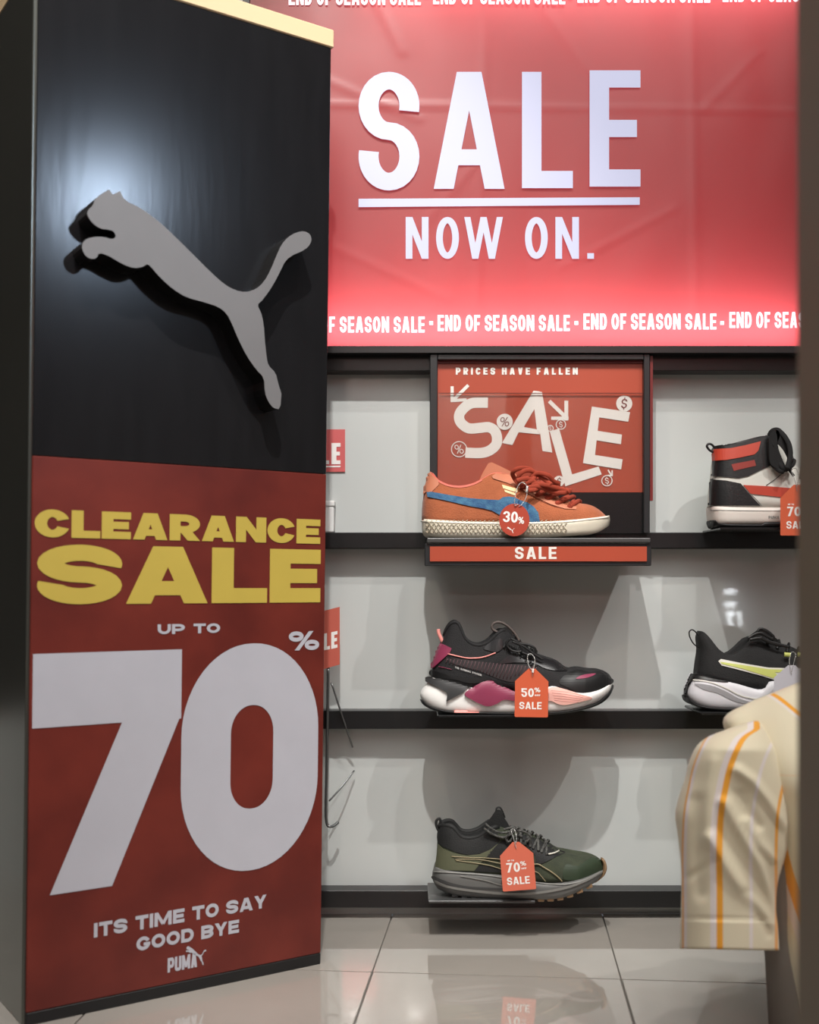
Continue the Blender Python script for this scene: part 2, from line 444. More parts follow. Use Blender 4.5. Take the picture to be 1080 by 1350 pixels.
# opposite shop: red fascia boards and ceiling spots, seen only as reflections in wall and floor
m_redboard = mat('lit_red_board', srgb(170, 50, 45), .5, emis=srgb(200, 60, 55), emis_s=9)
m_whiteboard = mat('lit_white_letters', (1, 1, 1), .5, emis=(.9, .95, 1), emis_s=18)
m_lamp = mat('lamp_disc', (1, 1, 1), .5, emis=(1, .96, .9), emis_s=900)
WY = -5.1; LL = 2*DW-WY
def refl_x(px): return (px-540)/F*LL
def refl_z(py): return (py-HZ)/F*LL-CH            # seen by way of the wall and then the floor
fas = thing('fascia_sign', (refl_x(780), WY, refl_z(1234)), 'backlit red shop sign across the aisle, the wider of two', 'sign')
box('board', refl_x(700), refl_x(862), WY-.08, WY, refl_z(1240), refl_z(1325), m_redboard, fas, .01, 1)
poly_obj('lettering', text_polys('SALE', -refl_x(820), -refl_x(752), refl_z(1288), refl_z(1314), .24, .2, .9, .2), lambda u, v, l: (-u, WY+.012, v), m_whiteboard, fas)
fas2 = thing('fascia_sign', (refl_x(470), WY, refl_z(1250)), 'small backlit red board across the aisle', 'sign')
box('board', refl_x(441), refl_x(496), WY-.08, WY, refl_z(1275), refl_z(1318), m_redboard, fas2, .01, 1)
fas3 = thing('wall_glare_strokes', (refl_x(962), WY, .2), 'small white glowing strokes, added low behind the camera to make a glare in the wall', 'sign')  # added unseen glow, placed to mirror as a glare in the wall
z0_, z1_ = CH+(HZ-832)/F*LL, CH+(HZ-806)/F*LL; xx = refl_x(962)
poly_obj('lettering', [[(-xx+(a-.5)*.09, z0_+b*(z1_-z0_)) for a, b in q] for q in glyph('7', .8, .3, .22)], lambda u, v, l: (-u, WY, v), m_whiteboard, fas3)
poly_obj('glowing_stroke', [[(-xx-.09, z0_+.04), (-xx-.07, z0_+.04), (-xx-.07, z1_), (-xx-.09, z1_)]], lambda u, v, l: (-u, WY, v), m_whiteboard, fas3)
for y in (780, 797): poly_obj('glowing_stroke', [[(-xx-.05, CH+(HZ-y-3)/F*LL), (-xx+.04, CH+(HZ-y-3)/F*LL), (-xx+.04, CH+(HZ-y+3)/F*LL), (-xx-.05, CH+(HZ-y+3)/F*LL)]], lambda u, v, l: (-u, WY, v), m_whiteboard, fas3)
for px in (468, 546, 652, 708):
    x = (px-540)/F*8.63
    dl = thing('ceiling_downlight', (x, -4.79, 2.69), 'round recessed ceiling downlight, %s' % {468: 'far left of four', 546: 'second from left', 652: 'third from left', 708: 'far right of four'}[px], 'light', 'downlights across the aisle')
    b = bmesh.new(); bmesh.ops.create_cone(b, cap_ends=True, segments=24, radius1=.045, radius2=.045, depth=.012, matrix=Matrix.Translation((x, -4.79, 2.693))); vs, fs = bm_data(b); mesh('trim_ring', vs, fs, m_ceil, dl)
    b = bmesh.new(); bmesh.ops.create_cone(b, cap_ends=True, segments=24, radius1=.032, radius2=.032, depth=.006, matrix=Matrix.Translation((x, -4.79, 2.684))); vs, fs = bm_data(b); mesh('lamp_disc', vs, fs, m_lamp, dl)
# foreground column on the right
m_col = mat('column_paint', srgb(128, 118, 102), .6, noise_amt=.06, noise_scale=4)
XC = (1049-540)/F*.80
tag(box('trim_2', XC, XC+.045, .55, .80, 0, 2.7, m_col, None, .004, 2), kind='structure')

# ------------------------------------------------------------------ lightbox banner
BY = 1.865
m_box = mat('lightbox_case', srgb(30, 29, 30), .35)
m_inner = mat('lightbox_inner', (.9, .9, .9), .9)
def translucent(name, col, amt=.75, gloss=.12):
    m = bpy.data.materials.new(name); m.use_nodes = True; nt = m.node_tree; nt.nodes.clear()
    out = nt.nodes.new('ShaderNodeOutputMaterial'); tr = nt.nodes.new('ShaderNodeBsdfTranslucent'); df = nt.nodes.new('ShaderNodeBsdfDiffuse')
    gl = nt.nodes.new('ShaderNodeBsdfGlossy'); gl.inputs['Roughness'].default_value = .3
    n = nt.nodes.new('ShaderNodeTexNoise'); n.inputs['Scale'].default_value = 3.0; n.inputs['Detail'].default_value = 5
    tc = nt.nodes.new('ShaderNodeTexCoord'); nt.links.new(tc.outputs['Object'], n.inputs['Vector'])
    mx = nt.nodes.new('ShaderNodeMixRGB'); mx.blend_type = 'MULTIPLY'; mx.inputs[0].default_value = .18
    mx.inputs[1].default_value = (*col, 1); nt.links.new(n.outputs['Fac'], mx.inputs[2])
    nt.links.new(mx.outputs[0], tr.inputs['Color']); nt.links.new(mx.outputs[0], df.inputs['Color'])
    m1 = nt.nodes.new('ShaderNodeMixShader'); m1.inputs[0].default_value = 1-amt
    nt.links.new(tr.outputs[0], m1.inputs[1]); nt.links.new(df.outputs[0], m1.inputs[2])
    fr = nt.nodes.new('ShaderNodeLayerWeight'); fr.inputs[0].default_value = .2
    m2 = nt.nodes.new('ShaderNodeMixShader'); m2.inputs[0].default_value = gloss*.4
    nt.links.new(m1.outputs[0], m2.inputs[1]); nt.links.new(gl.outputs[0], m2.inputs[2])
    nt.links.new(m2.outputs[0], out.inputs['Surface']); return m
m_ban = translucent('banner_red_print', (.48, .072, .070)); m_banw = translucent('banner_white_print', (.95, .95, .95), .9, .05)
BX0, BX1 = P(330, 0, BY).x, P(1075, 0, BY).x
BZ0, BZ1 = P(0, 456, BY).z, P(0, -60, BY).z
bn = thing('lightbox_banner', ((BX0+BX1)/2, BY, BZ0), 'large glowing red lightbox banner reading SALE NOW ON', 'banner')
box('back_panel', BX0-.01, BX1+.01, DW-.006, DW-.0008, BZ0-.01, BZ1+.01, m_inner, bn)
fr_d = join(bm_data(bevel_box(BX0-.012, BX1+.012, BY-.004, DW-.001, BZ0-.012, BZ0-.001)), bm_data(bevel_box(BX0-.012, BX1+.012, BY-.004, DW-.001, BZ1+.001, BZ1+.012)),
            bm_data(bevel_box(BX0-.012, BX0-.001, BY-.004, DW-.001, BZ0, BZ1)), bm_data(bevel_box(BX1+.001, BX1+.012, BY-.004, DW-.001, BZ0, BZ1)))
mesh('frame', *fr_d, m_box, bn)
crease = [((.05, .62), (.98, .60), .0020), ((.42, .98), (.40, .02), .0018), ((.78, .95), (.79, .05), .0013), ((.55, .2), (.75, .35), .0012), ((.1, .7), (.3, .58), .0015),
          ((.2, .95), (.27, .75), .0016), ((.3, .3), (.42, .5), .0013), ((.8, .6), (.9, .75), .001), ((.15, .25), (.35, .12), .0012), ((.5, .9), (.6, .7), .0013)]
def ban_y(x, z):
    u = (x-BX0)/(BX1-BX0); v = (z-BZ0)/(BZ1-BZ0); y = 0
    y += .0024*noise.noise(Vector((x*6, z*3, 1.3)))+.0007*noise.noise(Vector((x*16, z*9, 4.1)))
    for (a, b), (c, d), h in crease:
        px, py, qx, qy = a, b, c, d; L2 = (qx-px)**2+(qy-py)**2; t = max(0, min(1, ((u-px)*(qx-px)+(v-py)*(qy-py))/L2))
        dd = math.hypot(u-px-t*(qx-px), v-py-t*(qy-py)); y -= h*.35*math.exp(-(dd/.008)**2)
    e = min(u, 1-u, v*.7, (1-v)*.7)*30
    return BY+y*max(0, min(1, e))
NX, NZ = 150, 110
vs = [(BX0+(BX1-BX0)*i/NX, ban_y(BX0+(BX1-BX0)*i/NX, BZ0+(BZ1-BZ0)*j/NZ), BZ0+(BZ1-BZ0)*j/NZ) for j in range(NZ+1) for i in range(NX+1)]
fs = [[j*(NX+1)+i, j*(NX+1)+i+1, (j+1)*(NX+1)+i+1, (j+1)*(NX+1)+i] for j in range(NZ) for i in range(NX)]
mesh('fabric_sheet', vs, fs, m_ban, bn, True)
# white print on the sheet: the backlight glow is put into the letters' emission
m_letter = mat('banner_letter_print', srgb(150, 150, 165), .6, emis=srgb(206, 212, 246), emis_s=.56)
def bfn(dy=-.0035):
    return lambda px, py, l: Vector((P(px, 0, BY).x, BY+dy, P(0, py, BY).z))
m_letter2 = mat('banner_small_print', srgb(200, 195, 205), .6, emis=(.95, .93, 1), emis_s=1.0)  # stronger emission stands in for the LED strips close behind
def btext(name, s, x0, x1, yt, yb, **kw):
    polys = [[(a, -b) for a, b in q] for q in text_polys(s, x0, x1, -yb, -yt, **kw)]
    return poly_obj(name, polys, bfn(), m_letter2, bn)
for ch, x0, x1, yt, yb in (('S', 473, 553, 96, 252), ('A', 570, 667, 96, 250), ('L', 688, 755, 96, 249), ('E', 777, 844, 94, 247)):
    H = yb-yt; wd = (x1-x0)/H
    polys = [[(x0+a*H, yb-b*H) for a, b in q] for q in glyph(ch, wd, .168, .148, 1.0)]
    poly_obj('big_letter', polys, bfn(), m_letter, bn)
poly_obj('underline', [[(473, 263), (843, 261), (843, 271), (473, 274)]], bfn(), m_letter, bn)
for ch, x0, x1 in (('N', 535, 565), ('O', 575, 605), ('W', 611, 664), ('O', 692, 722), ('N', 732, 763), ('.', 774, 784)):
    yt, yb = 287, 342; H = yb-yt; wd = (x1-x0)/H
    poly_obj('small_letter', [[(x0+a*H, yb-b*H) for a, b in q] for q in glyph(ch, wd, .16, .15, 1.0)], bfn(), m_letter, bn)
kw = dict(sx=.19, sy=.17, wf=.54, gap=.10, space=.26)
btext('lettering', 'END OF SEASON SALE', 386, 560, 418, 439, **kw)
btext('lettering', 'END OF SEASON SALE', 577, 751, 416, 437, **kw)
btext('lettering', 'END OF SEASON SALE', 769, 944, 414, 435, **kw)
btext('lettering', 'END OF SEASON SALE', 961, 1136, 412, 433, **kw) if False else btext('lettering', 'END OF SEASO', 961, 1072, 412, 433, **kw)
for x in (569, 760, 952): poly_obj('dot', [[(x-3, 424), (x+2, 424), (x+2, 429), (x-3, 429)]], bfn(), m_letter2, bn)
btext('lettering', 'END OF SEASON SALE', 381, 555, -14, 8, **kw); btext('lettering', 'END OF SEASON SALE', 571, 745, -15, 7, **kw)
btext('lettering', 'END OF SEASON SALE', 761, 936, -17, 5, **kw); btext('lettering', 'END OF SEASO', 952, 1064, -18, 4, **kw)
for x in (563, 753, 944): poly_obj('dot', [[(x-3, -6), (x+2, -6), (x+2, -1), (x-3, -1)]], bfn(), m_letter2, bn)
bw = BX1-BX0
bc = (BX0+BX1)/2
LED = (1.0, .84, 1.0)
def led(name, loc, target, sx, sy, pw):
    o = area(name, loc, target, sx, sy, pw, LED); return o
YL = DW-.012
led('lightbox_strip_bottom', (bc, YL, BZ0+.012), (bc, BY, BZ0+.05), bw*.98, .01, 1.7)
led('lightbox_strip_top', (bc+.1, YL, BZ1-.012), (bc+.1, BY, BZ1-.07), bw*.8, .01, 1.2)
led('lightbox_fill', (bc, YL, (BZ0+BZ1)/2), (bc, BY-1, (BZ0+BZ1)/2), bw*.95, (BZ1-BZ0)*.92, .52)

# ------------------------------------------------------------------ the stand on the left
pL = P(33, 0, 1.43); pR = P(421, 0, 1.667)
A = Vector((pL.x, 1.43, 0)); B = Vector((pR.x, 1.667, 0))
U = (B-A); SW = U.length; U.normalize(); NRM = Vector((U.y, -U.x, 0))       # towards the camera
SHH = P(0, 65, 1.667).z
LEAN = 0.0115
def sp(u, z, off=0.0):
    v = A+U*u+NRM*off; return Vector((v.x+LEAN*z, v.y, z))
def s_uv(px, py, off=0.0):
    """where the viewing ray meets the front plane of the stand"""
    d = Vector(((px-540)/F, 1, (HZ-py)/F)); o = Vector((0, 0, CH)); a = A+NRM*off
    z = CH
    for _ in range(4):
        sh = Vector((LEAN*z, 0, 0)); t = (a+sh-o).dot(NRM)/d.dot(NRM); p = o+d*t; z = p.z
    return (p-a-Vector((LEAN*z, 0, 0))).dot(U), p.z
ZB = s_uv(421, 1255)[1]; ZR = s_uv(422, 625)[1]
m_sblk = mat('stand_black_film', srgb(25, 25, 27), .19, spec=.4, noise_amt=.2, noise_scale=8, bump=.05, bump_scale=10, stretch=(6, 6, 1))
m_sred = mat('stand_red_print', srgb(114, 42, 32), .42, color2=srgb(88, 28, 22), noise_scale=9, bump=.06, bump_scale=30)
m_skick = mat('stand_black_base', srgb(22, 22, 24), .4)
m_steel = mat('stand_side_steel', srgb(120, 122, 116), .28, metal=.85, noise_amt=.1, noise_scale=4)
m_yel = mat('yellow_print', srgb(190, 168, 74), .5, noise_amt=.05)
m_whp = mat('white_print', srgb(180, 181, 190), .5, noise_amt=.04)
m_silver = mat('emblem_face_silver', srgb(118, 117, 118), .5, metal=.1, noise_amt=.05)
m_eside = mat('emblem_side_black', srgb(16, 16, 17), .35)
m_cream = mat('cap_cream', srgb(214, 190, 152), .45)
st = thing('sale_stand', (A+B)/2, 'tall free-standing black and red clearance sale stand with a silver leaping cat', 'stand')
TK = .20
def sbox(name, u0, u1, z0, z1, o0, o1, m, bev=.001):
    vs, fs = bm_data(bevel_box(u0, u1, o0, o1, z0, z1, bev, 1)); return mesh(name, [sp(a.x, a.z, a.y) for a in vs], fs, m, st)
sbox('body', .002, SW-.002, .002, SHH-.002, -TK, -.001, m_skick, 0)
sbox('upper_panel', 0, SW, ZR, SHH, -.0008, .0045, m_sblk)
sbox('lower_panel', 0, SW, ZB, ZR-.0004, -.0008, .0045, m_sred)
sbox('kick_plate', 0, SW, 0, ZB-.0005, -.0008, .0040, m_skick)
vs, fs = bm_data(bevel_box(-.004, .0015, -TK, -.001, .0, SHH, .001, 1)); mesh('side_panel', [sp(a.x, a.z, a.y) for a in vs], fs, m_steel, st)
sbox('cap', -.004, SW+.004, SHH+.0005, SHH+.027, -TK, .006, m_cream, .0015)
OFF = .0052
def sfn(off=OFF): return lambda u, z, l: sp(u, z, off)
def stext(name, s, c0, c1, m, **kw):
    u0, z0 = s_uv(*c0); u1, z1 = s_uv(*c1)
    z1 = kw.pop('zt', z1)
    return poly_obj(name, text_polys(s, u0, u1, z0, z1, **kw), sfn(), m, st)
def sheight(s, x0, yb, yt, x1, ybr, m, name='lettering', **kw):
    u0, z0 = s_uv(x0, yb); _, z1 = s_uv(x0, yt); u1, _ = s_uv(x1, ybr)
    return poly_obj(name, text_polys(s, u0, u1, z0, z1, **kw), sfn(), m, st)
sheight('CLEARANCE', 44, 708, 671, 420, 713, m_yel, sx=.40, sy=.27, wf=1.15, gap=.05, rr=1.0)
sheight('SALE', 47, 797, 717, 420, 793, m_yel, sx=.42, sy=.27, wf=1.28, gap=.05, rr=1.0, widths={'E': 1.05, 'L': 1.08, 'A': 1.52, 'S': 1.4})
sheight('UP TO', 206, 836, 823, 288, 837, m_whp, sx=.34, sy=.26, wf=1.4, gap=.12, space=.8)
# the big 70
def sgl(ch, x0, x1, yb, yt, xa, sx, sy, m, rr=1.0, name='numeral'):
    u0, _ = s_uv(x0, 900); u1, _ = s_uv(x1, 900); _, z0 = s_uv(xa, yb); _, z1 = s_uv(xa, yt); H = z1-z0; wd = (u1-u0)/H
    if isinstance(sx, str): sx = float(sx[1:])*wd
    return poly_obj(name, [[(u0+a*H, z0+b*H) for a, b in q] for q in glyph(ch, wd, sx, sy, rr)], sfn(), m, st)
u0, zt = s_uv(42, 862); u1, _ = s_uv(238, 858); _, zb = s_uv(65, 1179); _, zm = s_uv(42, 960)
H7 = zt-zb
um = s_uv(64, 1179)[0]; un = s_uv(146, 1170)[0]; uk = s_uv(160, 955)[0]; ue = s_uv(238, 945)[0]
poly_obj('numeral', [[(u0, zt), (u1, zt), (u1, zm), (u0, zm)], [(um, zb), (un, zb), (u1, zt-H7*.285), (u1, zt-H7*.26), (uk, zm), (uk-.001, zm)]], sfn(), m_whp, st)
sgl('0', 238, 418, 1146, 848, 330, 'w.345', .272, m_whp, .98)
sgl('%', 378, 418, 857, 832, 398, .34, .2, m_whp, name='percent_sign')
sheight('ITS TIME TO SAY', 122, 1235, 1216, 349, 1198, m_whp, sx=.36, sy=.26, wf=1.4, gap=.14, space=.7)
sheight('GOOD BYE', 178, 1253, 1235, 313, 1229, m_whp, sx=.36, sy=.26, wf=1.4, gap=.14, space=.7)
sheight('PUMA', 219, 1281, 1262, 258, 1273, m_whp, name='wordmark', sx=.34, sy=.22, wf=.92, gap=.07, rr=.5, widths={'M': 1.15, 'A': .9})
CAT = [(238, 85), (252, 103), (280, 90), (295, 125), (360, 155), (430, 208), (500, 275), (560, 335), (620, 395), (670, 440), (710, 462), (750, 470), (790, 458), (820, 430), (845, 385), (865, 335), (885, 290), (910, 262), (940, 245), (970, 240), (992, 252), (998, 275), (985, 300), (960, 317), (930, 328), (900, 350), (880, 390), (860, 430), (835, 470), (812, 500), (793, 517), (808, 545), (818, 590), (822, 650), (828, 710), (835, 745), (862, 770), (872, 810), (884, 850), (880, 908), (855, 905), (835, 880), (822, 845), (820, 790), (790, 760), (755, 710), (720, 640), (700, 590), (680, 550), (650, 525), (600, 508), (530, 490), (480, 460), (430, 415), (400, 380), (383, 362), (365, 375), (330, 380), (290, 365), (240, 335), (200, 320), (192, 343), (165, 345), (143, 325), (135, 295), (148, 272), (180, 262), (220, 262), (250, 272), (265, 262), (258, 243), (240, 235), (205, 232), (175, 210), (155, 180), (160, 160), (178, 145), (185, 120), (210, 100)]
sharp = {0, 1, 2, 54, 59, 29, 38}
def cat_smooth(pts):
    out = []
    N = len(pts)
    for i in range(N):
        if i in sharp: out.append(pts[i]); continue
        a, b, c = pts[i-1], pts[i], pts[(i+1) % N]
        out.append((b[0]*.75+a[0]*.25, b[1]*.75+a[1]*.25)); out.append((b[0]*.75+c[0]*.25, b[1]*.75+c[1]*.25))
    return out
cats = cat_smooth(CAT)
EO = .040
cat_uv = [s_uv(60+x*.3519, 220+y*.3519, EO) for x, y in cats]
emb = slab('cat_emblem', cat_uv, lambda u, z, l: sp(u, z, EO-.0012 if l else .0046), m_eside, st)
emb['label'] = 'silver leaping cat emblem with deep black sides'
slab('emblem_face', cat_uv, lambda u, z, l: sp(u, z, EO if l else EO-.0011), m_silver, emb)
# small cat over the wordmark
sc_uv = [s_uv(241+(x-135)/(998-135)*31, 1246+(y-85)/(908-85)*24) for x, y in CAT]
def cat_polys(px0, py0, pw, ph):
    v, f, _ = cdt([((x-135)/863, (y-85)/823) for x, y in CAT]); return [[(px0+v[i][0]*pw, py0+v[i][1]*ph) for i in t] for t in f]
poly_obj('small_cat_mark', [[s_uv(*p) for p in q] for q in cat_polys(243, 1246, 27, 25)], sfn(), m_whp, st)

# ------------------------------------------------------------------ the fallen-prices sign and its bracket
SY = 1.878
m_frm = mat('sign_frame_black', srgb(34, 36, 38), .35)
m_ored = mat('sign_orange_red', srgb(170, 72, 50), .38, noise_amt=.04, noise_scale=6)
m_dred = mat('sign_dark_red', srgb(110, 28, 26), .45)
m_sw = mat('sign_white', srgb(226, 222, 216), .5)
m_grayp = mat('shelf_edge_grey', srgb(78, 78, 78), .3, metal=.3)
def pb(name, x0, x1, y0, y1, Ya, Yb, m, parent=None, bev=0, Yp=None):
    """a box whose front face (depth Ya) covers the given photograph rectangle"""
    a = P(x0, y1, Yp or Ya); b = P(x1, y0, Yp or Ya); return box(name, a.x, b.x, Ya, Yb, a.z, b.z, m, parent, bev, 1)
sg = thing('price_sign', P(712, 703, SY), 'framed orange-red sign with tumbling SALE letters behind the orange sneaker', 'sign')
pb('frame', 567, 577, 467, 703, SY-.012, SY+.006, m_frm, sg, .001); pb('frame', 849, 857, 467, 703, SY-.012, SY+.006, m_frm, sg, .001)
pb('frame', 577, 849, 467, 474, SY-.012, SY+.006, m_frm, sg, .001)
pb('lower_panel', 577, 849, 649, 703, SY-.002, SY+.006, m_blackgl, sg)
pb('insert', 577, 849, 474, 649, SY, SY+.006, m_ored, sg)
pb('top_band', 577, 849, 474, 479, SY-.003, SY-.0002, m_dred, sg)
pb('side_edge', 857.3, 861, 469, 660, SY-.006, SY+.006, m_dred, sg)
def gfn(off): return lambda x, y, l: P(x, y, SY-off)
C6 = lambda L_: [(550+x*.2963, 450+y*.2963) for x, y in L_]
def rib(path, w): return stroke_quads(path, w, w)
polys = []
spath = [(315, 273), (283, 273), (240, 276), (205, 300), (187, 330), (195, 362), (230, 387), (280, 385), (318, 382), (345, 398), (356, 430), (350, 462), (320, 487), (280, 497), (215, 495)]
sp2 = C6(smooth2(spath, 4, False))
poly_obj('letter_s', [q for q in rib(sp2, 13.5)], gfn(.0008), m_sw, sg)
poly_obj('letter_a', [C6([(518, 220), (540, 222), (522, 301), (475, 381), (452, 404), (424, 462), (378, 452)]), C6([(540, 222), (556, 226), (602, 495), (558, 488), (548, 412), (533, 392), (522, 301)]), C6([(475, 381), (533, 392), (548, 414), (447, 404)])], gfn(.0009), m_sw, sg)
poly_obj('letter_l', [C6([(590, 400), (632, 388), (690, 592), (660, 645)]), C6([(690, 592), (808, 557), (822, 592), (660, 645)])], gfn(.0010), m_sw, sg)
poly_obj('letter_e', [C6([(778, 290), (815, 296), (787, 550), (738, 542)]), C6([(778, 290), (948, 315), (940, 358), (790, 335)]), C6([(790, 396), (912, 415), (907, 458), (785, 438)]), C6([(770, 502), (915, 525), (908, 570), (738, 542)])], gfn(.0011), m_sw, sg)
def arrow(segs, w): 
    r = []
    for s in segs: r += rib(C6(s), w)
    return r
poly_obj('arrow_mark', arrow([[(228, 195), (160, 262)]], 4.2)+arrow([[(156, 200), (156, 270)]], 4.2)+arrow([[(150, 264), (220, 260)]], 4), gfn(.0009), m_sw, sg)
poly_obj('arrow_mark', arrow([[(588, 266), (664, 340)]], 5)+arrow([[(664, 264), (664, 352)]], 5)+arrow([[(597, 342), (674, 342)]], 4.4), gfn(.0009), m_sw, sg)
poly_obj('arrow_mark', arrow([[(850, 572), (864, 595)]], 2)+arrow([[(868, 574), (868, 600)]], 2)+arrow([[(848, 597), (870, 597)]], 2), gfn(.0009), m_sw, sg)
def disc(cx, cy, r, n=28): return [(cx+r*math.cos(2*math.pi*i/n), cy+r*math.sin(2*math.pi*i/n)) for i in range(n)]
def mini(ch, cx, cy, h, m, off, slant=0.0, ww=.62):
    x0 = cx-h*ww/2
    return poly_obj('currency_mark' if ch == '$' else 'percent_mark', [[(x0+a*h+(b-.5)*h*slant, cy+h/2-b*h) for a, b in q] for q in glyph(ch, ww, .15, .12)], gfn(off), m, sg)
for cx, cy, r, ch in ((390, 358, 36, '%'), (922, 277, 36, '$'), (632, 622, 24, '$')):
    x, y = C6([(cx, cy)])[0]; poly_obj('disc', [disc(x, y, r*.2963)], gfn(.0013), m_sw, sg); mini(ch, x, y, r*.2963*1.15, m_dred, .0016, .1, 1.0 if ch == '%' else .62)
for cx, cy, r, ch in ((187, 480, 34, '%'), (640, 370, 21, '$'), (845, 620, 23, '$'), (593, 387, 13, '$')):
    x, y = C6([(cx, cy)])[0]; poly_obj('ring', stroke_quads(disc(x, y, r*.2963), 1.2, 1.2, True), gfn(.0013), m_sw, sg); mini(ch, x, y, r*.2963*1.15, m_sw, .0015, -.1, 1.0 if ch == '%' else .62)
pt = text_polys('PRICES HAVE FALLEN', 601, 762, -494, -484.5, sx=.3, sy=.22, wf=.75, gap=.42, space=.6)
poly_obj('lettering', [[(a, -b) for a, b in q] for q in pt], gfn(.0009), m_sw, sg)
# clear cover sheet in front of the lower part of the insert
def clear_mat(name, tint=(1, 1, 1), gl=.10, rough=.03):
    m = bpy.data.materials.new(name); m.use_nodes = True; nt = m.node_tree; nt.nodes.clear()
    o = nt.nodes.new('ShaderNodeOutputMaterial'); t = nt.nodes.new('ShaderNodeBsdfTransparent'); g = nt.nodes.new('ShaderNodeBsdfGlossy'); x = nt.nodes.new('ShaderNodeMixShader')
    t.inputs[0].default_value = (*tint, 1); g.inputs['Roughness'].default_value = rough
    n = nt.nodes.new('ShaderNodeTexNoise'); n.inputs['Scale'].default_value = 12; bp = nt.nodes.new('ShaderNodeBump'); bp.inputs['Strength'].default_value = .05; bp.inputs['Distance'].default_value = .002
    nt.links.new(n.outputs['Fac'], bp.inputs['Height']); nt.links.new(bp.outputs[0], g.inputs['Normal'])
    x.inputs[0].default_value = gl
    nt.links.new(t.outputs[0], x.inputs[1]); nt.links.new(g.outputs[0], x.inputs[2]); nt.links.new(x.outputs[0], o.inputs['Surface']); return m
m_clear = clear_mat('clear_acrylic')
cv = pb('clear_cover', 578, 848, 519, 648, SY-.0045, SY-.0033, m_clear, sg, 0, SY); cv['label'] = 'clear plastic cover sheet over the lower sign'
pb('cover_edge', 578, 848, 518.4, 519.4, SY-.0047, SY-.0033, mat('acrylic_edge', srgb(96, 40, 32), .3), sg, 0, SY)
YC = 1.824
# bracket: grey plate with red SALE strip
PZ = lambda y, Y: P(0, y, Y).z
br = thing('shelf_bracket', P(709, 716, 1.80), 'shelf plate with red SALE strip on its front edge under the orange sneaker', 'shelf')
a = P(563, 716, 1.768); b = P(858, 708, 1.768)
box('plate', a.x, b.x, 1.768, DR-.0006, b.z-.0085, P(0, 709.6, YC-.044).z, m_grayp, br, .0012, 2)
pb('strip_holder', 560, 859, 716.5, 746, 1.773, 1.783, m_frm, br, .001)
pb('red_strip', 567, 853, 720.5, 740, 1.7705, 1.7728, m_ored, br, 0)
pt = text_polys('SALE', 679, 734, -737, -721, sx=.22, sy=.18, wf=.72, gap=.2)
poly_obj('lettering', [[(a_, -b_) for a_, b_ in q] for q in pt], lambda x, y, l: P(x, y, 1.7702), m_sw, br)
# shelf plates for the other shoes
def plate(x0, x1, yt, lab, th=.004, yf=1.775, m=None):
    z = P(0, yt, yf).z
    a = P(x0, 0, yf).x; b = P(x1, 0, yf).x
    o = box('shelf_plate', a, b, yf, DR-.0006 if True else DW, z-th, z, m or m_blackgl, None, .001, 1); return tag(o, lab, 'shelf', None)

